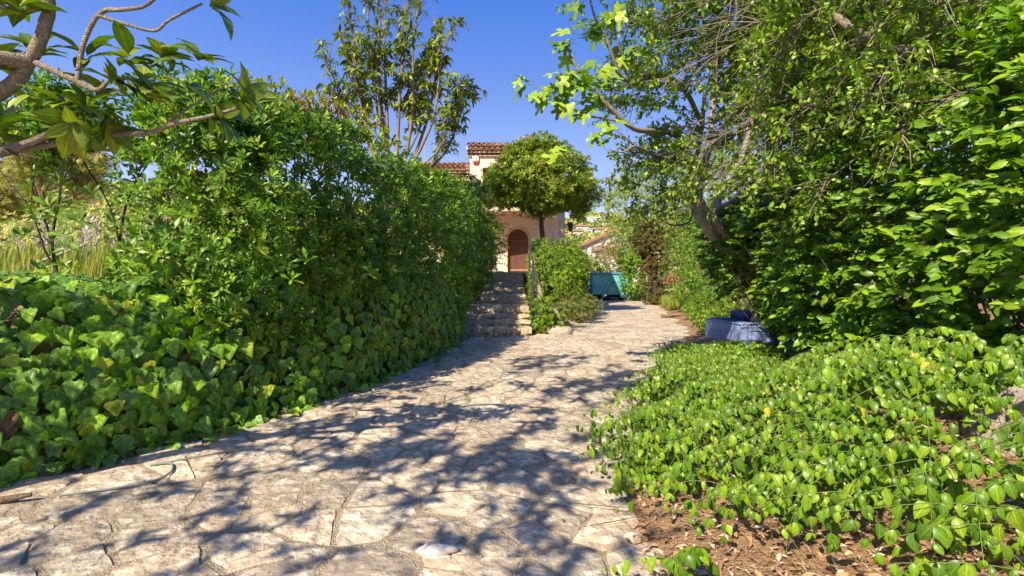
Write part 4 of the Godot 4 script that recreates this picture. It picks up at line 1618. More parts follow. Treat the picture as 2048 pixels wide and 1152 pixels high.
func bush(called: String, label: String, blobs: Array, count: int, size: float, pal: Array, kind := 1, wd := 0.38, look := "glossy", singles := 0, thick := 0.4, bump := 0.25, group := "") -> Node3D:
	var lo: Vector3 = blobs[0][0]
	var o := thing(called, label, "bush", Vector3(lo.x, land(lo.x, -lo.z), lo.z), group)
	clothe(o, blobs, count, rosette(8, kind, wd, 1.05, 2), look, pal, size, thick, bump, singles, "leaf_rosette", "leaf_rosettes")
	var roots := []
	for b in blobs:
		var q: Vector3 = b[0]
		roots.append(Vector3(q.x, maxf(land(q.x, -q.z), q.y - (b[1] as Vector3).y * 0.9), q.z))
	twigs(o, blobs, roots, mini(120, count / 12), 0.016, M.bark_brown)
	return o


func build_stair_shrubs() -> void:
	var bright := [Color(0.11, 0.24, 0.02), Color(0.15, 0.29, 0.025), Color(0.085, 0.19, 0.02), Color(0.19, 0.31, 0.03), Color(0.07, 0.16, 0.02)]
	bush("bright_shrub", "bright green shrub beside the top of the stairs under the round tree", [[W(1.15, 2.25, 16.4), Vector3(0.72, 0.78, 0.8)], [W(1.5, 1.6, 16.0), Vector3(0.85, 0.8, 0.8)], [W(0.95, 2.7, 17.3), Vector3(0.45, 0.45, 0.5)], [W(1.75, 2.3, 16.9), Vector3(0.6, 0.7, 0.7)]], 2600, 0.085, bright, 1, 0.36, "glossy", 120, 0.35, 0.2)
	bush("flowering_shrub", "rounder shrub with a few red and pink flowers left of the teal container", [[W(1.95, 2.1, 18.2), Vector3(0.7, 1.15, 0.8)], [W(2.1, 1.5, 18.4), Vector3(0.62, 0.95, 0.8)], [W(1.95, 1.15, 17.4), Vector3(0.62, 0.65, 0.8)]], 2400, 0.085, [Color(0.08, 0.17, 0.02), Color(0.11, 0.21, 0.02), Color(0.06, 0.13, 0.02), Color(0.15, 0.24, 0.03)], 0, 0.42, "soft", 0, 0.4, 0.3)
	var fl := Cloud.new()
	for i in 60:
		var c: Vector3 = [W(2.35, 2.45, 17.6), W(2.2, 1.1, 16.7), W(2.5, 1.2, 17.7)][i % 3]
		fl.put(Transform3D(frame_of(rv(), rv(), rf(0.04, 0.07)), c + rv(rf(0.05, 0.35))), i % 3)
	var fo := thing("shrub_flowers", "small red and pink flowers on the shrub left of the container", "flowers", W(2.7, 1.2, 17.5))
	settle(fo, fl, rosette(5, 4, 0.7, 1.2, 2), "soft", [Color(0.60, 0.14, 0.07), Color(0.55, 0.15, 0.40), Color(0.50, 0.22, 0.35)], 20, "flower", "flowers")
	# crooked stem that leans out of the shrub by the pillar
	var mb := MB.new()
	limb(mb, [W(2.05, 0.9, 18.2), W(2.18, 1.9, 18.1), W(2.0, 2.4, 18.0), W(1.85, 2.75, 18.0), W(1.87, 3.2, 18.0)], 0.07, 0.04, 7)
	single("crooked_stem", "crooked grey stem standing between the shrubs before the house pillar", "stem", mb, M.bark, W(2.05, 0.9, 18.2))
	# pale shoots of a plant by the hedge in front of the door wall
	var o := thing("pale_shrub_shoots", "light green arching shoots between the hedge and the house door", "shrub", W(-0.75, 2.1, 19.8))
	mb = MB.new()
	var cl := Cloud.new()
	for i in 46:
		var b := W(-0.8 + rf(-0.15, 0.1), rf(2.4, 4.4), 19.6 + rf(-0.2, 0.2))
		var e := b + Vector3(rf(0.05, 0.85), rf(-0.2, 0.55), rf(-0.2, 0.3))
		var c := curve([b, b.lerp(e, 0.5) + Vector3.UP * 0.1, e], 4)
		tube(mb, c, [0.008, 0.008, 0.007, 0.007, 0.006, 0.006, 0.005, 0.004, 0.003], 4)
		for q in c:
			for j in 3:
				cl.put(Transform3D(frame_of((e - b).normalized() + rv(0.9), rv(), rf(0.05, 0.09)), q + rv(0.03)), R.randi() % 3)
	part("shoots", mb.mesh(), M.stem, o)
	settle(o, cl, rosette(4, 0, 0.45, 0.9, 2), "soft", [Color(0.20, 0.32, 0.04), Color(0.27, 0.36, 0.05), Color(0.15, 0.27, 0.03)], 0, "sprig", "leaves")
	# low growth at the foot of the rail and along the bed's edge
	bush("ivy_clump", "small leafy clump climbing the rail post at the foot of the stairs", [[W(0.72, 0.95, 12.45), Vector3(0.3, 0.5, 0.3)], [W(0.85, 0.7, 12.6), Vector3(0.42, 0.35, 0.4)], [W(0.5, 1.5, 13.4), Vector3(0.16, 0.5, 0.3)]], 420, 0.06, bright, 0, 0.6, "glossy", 60, 0.3, 0.15)
	bush("low_dark_plants", "low dusty green plants on the bed right of the stairs", [[W(1.35, 0.95, 13.9), Vector3(0.6, 0.4, 0.6)], [W(2.0, 0.95, 15.4), Vector3(0.7, 0.45, 0.6)], [W(2.2, 0.9, 16.8), Vector3(0.55, 0.45, 0.6)], [W(1.1, 0.75, 13.2), Vector3(0.4, 0.3, 0.4)]], 1500, 0.07, [Color(0.09, 0.16, 0.04), Color(0.13, 0.20, 0.06), Color(0.07, 0.12, 0.03), Color(0.18, 0.20, 0.08)], 3, 0.25, "soft", 0, 0.4, 0.2)


func build_far_plants() -> void:
	var olive := [Color(0.08, 0.13, 0.04), Color(0.105, 0.16, 0.045), Color(0.065, 0.10, 0.035), Color(0.13, 0.175, 0.06)]
	# the tall tree beyond the drive's end
	var o := thing("tall_olive_green_tree", "tall feathery olive green tree at the end of the drive right of the container", "tree", W(9.2, 0.8, 36.3))
	var mb := MB.new()
	limb(mb, [W(9.2, 0.5, 36.3), W(9.1, 2.6, 36.3), W(9.6, 5.1, 36.3), W(9.9, 7.7, 36.3)], 0.3, 0.12, 8)
	part("trunk", mb.mesh(), M.bark_dark, o)
	clothe(o, [[W(9.5, 7.9, 36.3), Vector3(2.2, 2.6, 2.2)], [W(8.2, 6.4, 35.8), Vector3(1.8, 2.1, 1.8)], [W(11.2, 8.6, 36.3), Vector3(2.4, 2.9, 2.4)], [W(9.9, 5.7, 35.7), Vector3(2.0, 1.9, 1.8)], [W(13.5, 7.9, 36.3), Vector3(2.5, 3.0, 2.5)], [W(7.9, 8.2, 36.3), Vector3(1.3, 1.5, 1.4)], [W(15.7, 8.4, 37.5), Vector3(2.8, 3.2, 2.5)]], 7500, rosette(10, 3, 0.22, 1.0, 2), "fine", olive, 0.2, 0.9, 0.8, 0, "spray", "crown")
	# trunk wrapped in brown dead growth
	var b := thing("ivy_wrapped_trunk", "dark trunk wrapped in brown dead ivy between the container and the right hedge", "tree", W(7.2, 0.8, 26.0))
	mb = MB.new()
	limb(mb, [W(7.3, 0.6, 26), W(7.1, 1.8, 26), W(6.9, 3.2, 26), W(6.8, 4.6, 26)], 0.3, 0.2, 8)
	part("trunk", mb.mesh(), M.bark_dark, b)
	clothe(b, [[W(7.1, 2.0, 26), Vector3(0.55, 1.5, 0.55)], [W(6.8, 3.9, 26), Vector3(0.85, 1.1, 0.7)], [W(7.3, 3.2, 25.8), Vector3(0.6, 1.0, 0.6)]], 1500, rosette(8, 0, 0.5, 1.0, 2), "soft", [Color(0.06, 0.07, 0.025), Color(0.10, 0.085, 0.04), Color(0.05, 0.08, 0.02), Color(0.13, 0.10, 0.05)], 0.12, 0.4, 0.4, 0, "spray", "dead_ivy")
	# shrubs behind and beside the container
	bush("valley_shrub", "pale green shrub behind the left end of the container", [[W(5.0, 2.2, 36), Vector3(1.7, 1.5, 1.4)], [W(3.6, 2.6, 34), Vector3(1.5, 1.9, 1.4)], [W(4.6, 3.3, 38), Vector3(1.2, 1.1, 1.2)]], 1900, 0.16, [Color(0.11, 0.20, 0.03), Color(0.15, 0.25, 0.04), Color(0.19, 0.26, 0.06), Color(0.09, 0.15, 0.03)], 0, 0.4, "soft", 0, 0.6, 0.5)
	bush("valley_shrub", "olive shrub with rusty tips below the gable wall", [[W(8.2, 3.6, 40), Vector3(1.8, 2.0, 1.6)], [W(6.9, 2.5, 37), Vector3(1.6, 1.6, 1.4)], [W(9.3, 4.6, 41), Vector3(1.5, 1.5, 1.5)]], 2200, 0.17, [Color(0.13, 0.17, 0.06), Color(0.18, 0.20, 0.08), Color(0.10, 0.14, 0.05), Color(0.24, 0.18, 0.09)], 3, 0.3, "soft", 0, 0.7, 0.6)
	bush("bright_climber", "bright green climber spilling down beside the container's right end", [[W(7.35, 2.1, 30.4), Vector3(0.9, 1.6, 0.9)], [W(7.0, 3.2, 31.0), Vector3(0.8, 0.9, 0.8)], [W(8.1, 1.6, 29.6), Vector3(0.9, 1.1, 0.9)]], 1700, 0.11, [Color(0.12, 0.26, 0.02), Color(0.16, 0.31, 0.03), Color(0.08, 0.19, 0.02)], 0, 0.5, "glossy", 0, 0.4, 0.4)
	# soft grass on the verge
	var g := thing("verge_grass", "soft grey green grass tuft on the verge right of the container", "grass", W(7.2, 0.7, 25.5))
	g.set_meta("kind", "stuff")
	mb = MB.new()
	for i in 10:
		var a := rf(0, TAU)
		leaf(mb, Transform3D(frame_of(Vector3(cos(a) * 0.5, 1, sin(a) * 0.5), Vector3(cos(a), -0.2, sin(a)), rf(0.6, 1.0)), Vector3.ZERO), 3, 0.05, 0.3, 0.5, 2, Color.WHITE * rf(0.8, 1.2))
	var cl := Cloud.new()
	for i in 900:
		var d := rf(20.5, 29.0)
		var x := right_edge(d) + absf(R.randfn()) * 0.55 + 0.1
		cl.put(Transform3D(Basis(Vector3.UP, rf(0, TAU)).scaled(Vector3.ONE * rf(0.25, 0.6)), W(x, land(x, d), d)), R.randi() % 3)
	for i in 420:
		var d := rf(12.6, 18.0)
		var x := drive_left(d) - rf(-0.1, 0.6)
		cl.put(Transform3D(Basis(Vector3.UP, rf(0, TAU)).scaled(Vector3.ONE * rf(0.1, 0.28)), W(x, land(x, d), d)), R.randi() % 3)
	settle(g, cl, mb.mesh(), "soft", [Color(0.16, 0.23, 0.06), Color(0.22, 0.26, 0.09), Color(0.13, 0.20, 0.04)], 0, "tuft", "tufts")


func build_far_hedge() -> void:
	var pal := [Color(0.07, 0.17, 0.02), Color(0.10, 0.22, 0.022), Color(0.055, 0.13, 0.02), Color(0.13, 0.27, 0.025), Color(0.085, 0.19, 0.02)]
	bush("glossy_right_hedge", "glossy green hedge along the right of the drive behind the grey trunks", [[W(6.7, 2.0, 15.5), Vector3(1.5, 2.1, 1.7)], [W(6.9, 2.5, 18.0), Vector3(1.5, 2.2, 1.7)], [W(7.7, 2.4, 20.8), Vector3(1.5, 2.2, 1.7)], [W(7.9, 3.6, 18.8), Vector3(1.5, 1.4, 1.7)], [W(8.6, 2.2, 23.2), Vector3(1.3, 1.9, 1.5)], [W(5.9, 1.2, 13.6), Vector3(1.0, 1.2, 1.4)], [W(8.2, 3.2, 15.0), Vector3(1.6, 2.2, 1.8)]], 6500, 0.095, pal, 0, 0.45, "glossy", 160, 0.5, 0.45)
	# low creeping growth on its foot
	bush("creeping_growth", "low light green creeping growth at the foot of the right hedge", [[W(5.4, 0.75, 13.2), Vector3(0.8, 0.45, 1.2)], [W(5.9, 0.85, 15.6), Vector3(0.7, 0.5, 1.2)], [W(4.9, 0.6, 11.9), Vector3(0.7, 0.35, 0.8)]], 1300, 0.06, [Color(0.13, 0.26, 0.03), Color(0.17, 0.30, 0.03), Color(0.10, 0.20, 0.025)], 0, 0.5, "glossy", 40, 0.3, 0.2)
	# a withered, rust coloured bunch hanging in front of it
	var o := thing("withered_branch", "rust brown withered branch hanging in front of the glossy right hedge", "branch", W(5.75, 1.75, 18.8))
	var mb := MB.new()
	limb(mb, [W(5.85, 3.6, 18.9), W(5.8, 2.8, 18.7), W(5.72, 2.2, 18.6), W(5.72, 1.9, 18.5)], 0.02, 0.012, 5)
	part("twig", mb.mesh(), M.bark_brown, o)
	var cl := Cloud.new()
	for i in 150:
		cl.put(Transform3D(frame_of(Vector3.DOWN + rv(0.8), rv(), rf(0.07, 0.13)), W(5.7, 1.82, 18.5) + rv(rf(0, 1)) * Vector3(0.42, 0.28, 0.3)), R.randi() % 3)
	settle(o, cl, rosette(7, 3, 0.25, 0.8, 2), "dry", [Color(0.42, 0.22, 0.11), Color(0.50, 0.28, 0.16), Color(0.34, 0.18, 0.09)], 40, "dead_leaf_cluster", "dead_leaf_clusters")


# ---------------------------------------------------------------- the right side
func build_laurel() -> void:
	var o := thing("laurel_bush", "large glossy laurel bush whose long bright leaves hang towards the path on the right", "bush", W(4.4, 0.6, 6.0))
	var blobs := [[W(4.1, 2.15, 3.0), Vector3(0.95, 1.15, 0.9)], [W(4.15, 2.2, 4.1), Vector3(0.95, 1.25, 1.0)], [W(4.2, 2.15, 5.2), Vector3(1.0, 1.35, 1.0)], [W(4.35, 2.1, 6.3), Vector3(1.0, 1.35, 1.0)], [W(4.55, 2.05, 7.3), Vector3(1.0, 1.3, 1.0)], [W(4.6, 2.15, 8.2), Vector3(1.1, 1.15, 0.95)], [W(4.7, 2.2, 8.9), Vector3(1.1, 1.1, 0.8)], [W(5.3, 1.4, 9.0), Vector3(0.75, 0.8, 0.8)], [W(4.55, 2.25, 9.4), Vector3(1.05, 1.05, 0.55)], [W(4.4, 1.0, 4.6), Vector3(0.95, 0.75, 1.6)], [W(4.6, 1.0, 6.6), Vector3(0.85, 0.7, 1.3)], [W(4.5, 3.2, 5.0), Vector3(0.8, 0.7, 2.0)]]
	var s := shell(blobs, 4300, 0.6, 0.35, 2.3, 0.12)
	var cl := Cloud.new()
	var mb := MB.new()
	var pal := [Color(0.072, 0.175, 0.018), Color(0.095, 0.22, 0.018), Color(0.125, 0.265, 0.02), Color(0.06, 0.145, 0.02), Color(0.16, 0.31, 0.022)]
	for i in s[0].size():
		var p: Vector3 = s[0][i]
		if p.y < land(p.x, -p.z) + 0.1 or not clear_of_ray(p, W(4.2, 0.75, 9.3), 0.42):
			continue
		var nn: Vector3 = s[1][i]
		var dir := (nn * 0.55 + Vector3(-0.75, -0.12, 0.3) + rv(0.4)).normalized()
		var q := p - dir * 0.16
		tube(mb, [q, q.lerp(p, 0.5) + Vector3.UP * 0.01, p + dir * 0.05], [0.004, 0.003, 0.002], 3)
		var n := 6 + R.randi() % 4
		for j in n:
			var t := (j + 0.5) / n
			var side := dir.cross(Vector3.UP).normalized() * (1.0 if j % 2 else -1.0)
			var ax := (dir * 0.8 + side * rf(0.35, 0.9) + rv(0.45)).normalized()
			var up := (Vector3(-0.35, 0.62, 0.5) + nn * 0.3 + rv(0.75)).normalized()
			cl.put(Transform3D(frame_of(ax, up, rf(0.075, 0.15) * (0.8 if t > 0.85 else 1.0), rf(0.9, 1.15)), q + dir * 0.24 * t), R.randi() % 5)
	part("twigs", mb.mesh(), M.bark_brown, o)
	var lm := MB.new()
	leaf(lm, Transform3D.IDENTITY, 0, 0.46, 0.26, 0.22, 5)
	settle(o, cl, lm.mesh(), "glossy", pal, 300, "leaf", "leaves")
	var roots := []
	for b in blobs:
		var c: Vector3 = b[0]
		roots.append(Vector3(c.x + 0.3, land(c.x + 0.3, -c.z), c.z))
	twigs(o, blobs, roots, 260, 0.014, M.bark_brown, "inner_stems")
	# dense evergreen behind, closing the view
	bush("tall_evergreen", "tall evergreen tree filling the space behind the laurel and the grey trunks", [[W(5.9, 4.6, 11.0), Vector3(1.5, 1.9, 1.4)], [W(7.6, 4.6, 9.6), Vector3(1.8, 2.6, 1.8)], [W(5.9, 6.4, 11.4), Vector3(1.4, 1.5, 1.4)], [W(8.0, 6.8, 10.5), Vector3(2.2, 1.8, 1.8)], [W(6.6, 3.0, 10.6), Vector3(1.3, 1.4, 1.2)], [W(6.6, 3.4, 7.6), Vector3(1.2, 2.2, 1.8)], [W(6.0, 3.6, 5.0), Vector3(1.1, 2.0, 1.6)]], 7000, 0.13, [Color(0.085, 0.17, 0.02), Color(0.11, 0.21, 0.022), Color(0.065, 0.13, 0.02), Color(0.14, 0.24, 0.03)], 0, 0.5, "glossy", 0, 0.7, 0.5)


func build_overhang() -> void:
	var o := thing("overhanging_tree", "wide tree with thin grey twigs and small round leaves overhanging from the upper right", "tree", W(6.0, 0.9, 5.6))
	var mb := MB.new()
	limb(mb, [W(6.0, 0.7, 5.6), W(5.9, 2.2, 5.6), W(5.6, 3.4, 5.4), W(5.2, 4.2, 5.3)], 0.16, 0.10, 8)
	limb(mb, [W(5.7, 3.2, 5.4), W(5.0, 3.45, 4.8), W(4.2, 3.5, 4.7), W(3.3, 3.8, 4.8), W(2.9, 4.3, 5.0)], 0.085, 0.03, 8, 4, 0.5)
	part("trunk", mb.mesh(), M.bark, o)
	mb = MB.new()
	var cl := Cloud.new()
	var ends := [[1.4, 3.85, 6.5], [1.55, 4.6, 6.3], [1.9, 3.2, 7.0], [2.35, 2.75, 7.2], [2.8, 2.75, 5.6], [3.0, 2.5, 5.1], [2.0, 4.2, 5.6], [1.75, 5.0, 6.0], [2.6, 4.6, 5.0], [3.15, 3.3, 4.5], [2.4, 3.6, 5.7], [1.35, 4.25, 7.2], [1.65, 3.4, 7.5], [2.0, 5.4, 6.6], [3.0, 4.2, 4.3], [1.6, 2.95, 8.0], [2.3, 3.2, 6.2], [2.7, 3.1, 5.2], [1.9, 3.9, 6.6], [2.6, 3.9, 5.0], [2.2, 4.7, 5.8], [3.3, 2.75, 4.4], [1.5, 5.1, 7.0], [2.9, 5.0, 5.6], [2.1, 2.75, 8.2], [2.5, 2.9, 6.6], [3.1, 3.7, 4.6], [1.75, 4.25, 6.9], [3.5, 3.0, 4.1], [2.45, 4.2, 5.3], [1.3, 4.9, 6.9], [2.0, 3.55, 6.9], [1.75, 4.75, 7.4], [2.2, 5.1, 7.4], [2.7, 4.4, 6.6], [2.5, 3.4, 7.4], [3.2, 4.7, 5.2], [3.6, 4.2, 4.4]]
	var grove: int = ends.size()
	for i in grove:
		var e := W(ends[i][0], ends[i][1], ends[i][2])
		var b := W(5.2 + rf(-0.6, 0.5), clampf(lerpf(e.y, 4.4, 0.5) + rf(0.1, 0.9), 3.2, 5.6), lerpf(-e.z, 5.3, 0.5) + rf(-0.5, 0.5))
		var m := b.lerp(e, 0.5) + Vector3(0, rf(0.1, 0.4), rf(-0.25, 0.25))
		var c := curve([b, b.lerp(m, 0.55) + rv(0.12), m, m.lerp(e, 0.5) + rv(0.14), e], 5)
		var rr := []
		for k in c.size():
			rr.append(lerpf(rf(0.015, 0.03), 0.004, float(k) / (c.size() - 1)))
		for k in range(1, rr.size()):
			rr[k] = minf(rr[k], rr[k - 1])
		tube(mb, c, rr, 5, Color.WHITE, 0.3)
		for k in range(4, c.size()):
			var dd: Vector3 = ((c[k] as Vector3) - c[k - 1]).normalized()
			var out := float(k) / c.size()
			for j in 3:
				var td := (dd * 0.9 + rv(0.75) + Vector3.DOWN * rf(-0.25, 0.35)).normalized()
				var tl := rf(0.25, 0.75)
				var p0: Vector3 = (c[k - 1] as Vector3).lerp(c[k], R.randf())
				var p1 := p0 + td * tl * 0.5 + rv(0.03)
				var p2 := p1 + (td + rv(0.35)).normalized() * tl * 0.5
				tube(mb, [p0, p1, p2], [0.006, 0.0045, 0.0025], 4)
				var bare := R.randf() < 0.28 - 0.25 * out or (p0.x > 3.2 and R.randf() < 0.4)
				if bare:
					continue
				for w in 6:
					var s0 := p1.lerp(p2, rf(-0.6, 0.9))
					var s1 := s0 + (td + rv(0.9)).normalized() * rf(0.08, 0.22)
					# a gap in the foliage through which the sun reaches the sofa bed
					if not clear_of_ray(s0, W(4.4, 0.75, 9.4), 0.55):
						continue
					tube(mb, [s0, s0.lerp(s1, 0.5), s1], [0.003, 0.0025, 0.0015], 3)
					for q in 7:
						var at := s0.lerp(s1, (q + 1.0) / 7.0)
						cl.put(Transform3D(frame_of((s1 - s0).normalized() * 0.6 + rv(0.8), (Vector3.UP + rv(0.8)).normalized(), rf(0.042, 0.074), rf(0.85, 1.15)), at), R.randi() % 5)
	part("branches", mb.mesh(), M.bark, o)
	var lm := MB.new()
	leaf(lm, Transform3D.IDENTITY, 0, 0.58, 0.22, 0.12, 3)
	settle(o, cl, lm.mesh(), "glossy", [Color(0.105, 0.235, 0.03), Color(0.13, 0.275, 0.035), Color(0.085, 0.19, 0.03), Color(0.16, 0.31, 0.04), Color(0.185, 0.28, 0.045)], 300, "leaf", "leaves")


func fig_leaf() -> ArrayMesh:
	var mb := MB.new()
	var half := []
	for i in 17:
		var a := PI * (1.0 - i / 16.0)
		# five rounded lobes
		var lobe := 0.0
		for q in [[0.0, 1.0, 0.36], [0.98, 0.88, 0.36], [2.0, 0.66, 0.5]]:
			lobe = maxf(lobe, (q[1] as float) * exp(-pow((a - (q[0] as float)) / (q[2] as float), 4)))
		var r := maxf(0.44, lobe) * 0.62
		half.append(Vector2(sin(a) * r if i > 0 and i < 16 else 0.0, 0.36 + cos(a) * r))
	half[0] = Vector2(0, 0.12)
	lobed(mb, Transform3D.IDENTITY, half, 0.12, 0.35, 0.03, Color.WHITE, 1.2)
	return mb.mesh()


func build_fig() -> void:
	var o := thing("fig_tree", "fig tree with smooth pale grey trunks and big lobed leaves against the sky", "tree", W(5.0, 0.6, 9.8))
	var mb := MB.new()
	limb(mb, [W(5.0, 0.5, 9.9), W(4.5, 1.5, 9.7), W(3.8, 2.2, 9.3), W(3.35, 2.62, 9.0), W(3.15, 2.95, 9.0), W(3.08, 3.12, 9.0)], 0.12, 0.09, 10, 5, 0.35)
	part("trunk", mb.mesh(), M.bark_pale, o)
	mb = MB.new()
	limb(mb, [W(5.0, 0.5, 9.6), W(4.5, 1.7, 9.4), W(3.75, 2.4, 9.1), W(3.4, 2.80, 8.95), W(3.2, 3.05, 8.9), W(3.25, 3.5, 8.8), W(3.35, 4.3, 8.7), W(3.3, 5.4, 8.4)], 0.10, 0.045, 9, 5, 0.3)
	part("trunk", mb.mesh(), M.bark_pale, o)
	mb = MB.new()
	limb(mb, [W(5.0, 0.5, 10.0), W(4.4, 1.9, 9.7), W(3.9, 2.6, 9.5), W(3.72, 3.1, 9.4), W(4.0, 3.6, 9.3), W(4.2, 4.3, 9.2), W(4.3, 5.6, 9.0)], 0.09, 0.045, 9, 5, 0.3)
	limb(mb, [W(3.4, 2.75, 9.0), W(3.6, 2.9, 9.1), W(3.9, 3.05, 9.2), W(4.3, 3.5, 9.3)], 0.06, 0.03, 7)
	part("trunk", mb.mesh(), M.bark_pale, o)
	mb = MB.new()
	for k in 7:
		bx(mb, W(3.1, 3.08, 8.95) + rv(0.08), Vector3(0.14, 0.14, 0.14) * rf(0.6, 1.1), 0.045, Basis(rv(), rf(0, 2)))
	limb(mb, [W(3.1, 3.1, 9.0), W(3.02, 3.4, 8.9), W(3.1, 3.9, 8.6), W(3.05, 4.6, 8.2)], 0.075, 0.03, 8)
	limb(mb, [W(3.05, 3.3, 8.9), W(2.8, 3.45, 8.4), W(2.3, 3.35, 7.6), W(1.9, 3.25, 6.9), W(1.45, 3.16, 6.1), W(1.28, 3.07, 6.0), W(1.12, 3.1, 6.0)], 0.04, 0.007, 7)
	limb(mb, [W(1.5, 3.17, 6.2), W(1.32, 3.25, 6.05), W(1.2, 3.33, 6.0)], 0.01, 0.005, 5)
	limb(mb, [W(3.0, 3.5, 8.8), W(2.5, 3.75, 7.8), W(1.9, 3.55, 6.8), W(1.45, 3.40, 6.2), W(1.1, 3.62, 6.0), W(0.86, 3.85, 6.0), W(0.72, 4.1, 6.0), W(0.62, 4.3, 6.0)], 0.045, 0.008, 7)
	limb(mb, [W(1.3, 3.45, 6.1), W(1.05, 3.46, 6.0), W(0.8, 3.5, 6.0), W(0.62, 3.62, 6.0), W(0.5, 3.68, 6.0)], 0.018, 0.006, 6)
	limb(mb, [W(3.05, 4.2, 8.4), W(2.4, 4.4, 7.4), W(1.7, 4.2, 6.6), W(1.32, 4.0, 6.2), W(1.1, 4.35, 6.0), W(0.95, 4.65, 6.0), W(0.85, 4.95, 5.9)], 0.04, 0.008, 7)
	limb(mb, [W(1.5, 4.1, 6.4), W(1.25, 4.45, 6.2), W(1.2, 4.8, 6.1)], 0.015, 0.007, 6)
	# hanging pale twig left of the trunks
	limb(mb, [W(3.1, 2.85, 8.9), W(3.0, 2.62, 8.8), W(2.7, 2.55, 8.7), W(2.45, 2.65, 8.6), W(2.3, 2.78, 8.5), W(2.05, 2.80, 8.4)], 0.02, 0.008, 6)
	limb(mb, [W(2.4, 2.68, 8.6), W(2.42, 2.9, 8.6), W(2.3, 3.1, 8.5)], 0.012, 0.006, 5)
	limb(mb, [W(3.05, 3.15, 9.0), W(2.7, 3.2, 8.8), W(2.4, 3.1, 8.5), W(2.1, 3.15, 8.3)], 0.025, 0.008, 6)
	part("boughs", mb.mesh(), M.bark, o)
	var cl := Cloud.new()
	# leaf groups: x, height, distance, leaves
	for s in [[0.05, 3.84, 6.0, 1], [0.16, 3.80, 6.0, 3], [0.34, 3.80, 6.0, 4], [0.48, 3.72, 6.0, 5], [0.52, 3.92, 5.9, 3], [0.62, 3.68, 6.0, 4], [0.66, 4.02, 6.0, 5], [0.60, 4.28, 6.0, 4], [0.74, 4.42, 6.0, 3], [0.82, 3.88, 6.0, 5], [0.86, 3.60, 6.0, 4], [0.95, 3.74, 5.9, 4], [0.98, 4.1, 6.0, 4], [1.05, 4.5, 6.0, 5], [0.86, 4.9, 5.9, 4], [0.72, 4.80, 5.9, 2], [1.18, 4.75, 6.1, 5], [1.12, 3.42, 6.0, 3], [0.96, 3.22, 6.0, 2], [1.06, 3.20, 6.0, 2], [1.2, 3.95, 6.2, 4], [1.3, 4.3, 6.2, 4], [0.42, 3.08, 5.8, 1], [0.56, 2.98, 5.9, 1], [1.15, 3.68, 6.1, 4]]:
		var p := W(s[0], s[1], s[2])
		for j in int(s[3]):
			var ax := Vector3(rf(-1, 0.6), rf(-0.7, 0.35), rf(-0.3, 0.7)).normalized()
			var up := Vector3(rf(-0.7, 0.2), rf(0.3, 1.0), rf(0.1, 0.9)).normalized()
			cl.put(Transform3D(frame_of(ax, up, rf(0.19, 0.27), rf(0.85, 1.1)), p + rv(0.07)), R.randi() % 4)
	for x in cl.t:
		var st := MB.new()
		var a := x.origin + x.basis.z * 0.12
		tube(st, [a, a - x.basis.z.normalized() * 0.05 + Vector3(0.02, -0.01, 0), a - x.basis.z.normalized() * 0.08 + Vector3(0.07, -0.03, 0)], [0.003, 0.003, 0.004], 4)
		part("leaf_stalk", st.mesh(), M.stem, o)
	settle(o, cl, fig_leaf(), "palm", [Color(0.10, 0.20, 0.025), Color(0.13, 0.25, 0.03), Color(0.085, 0.17, 0.03), Color(0.17, 0.29, 0.035)], 300, "leaf", "leaves")


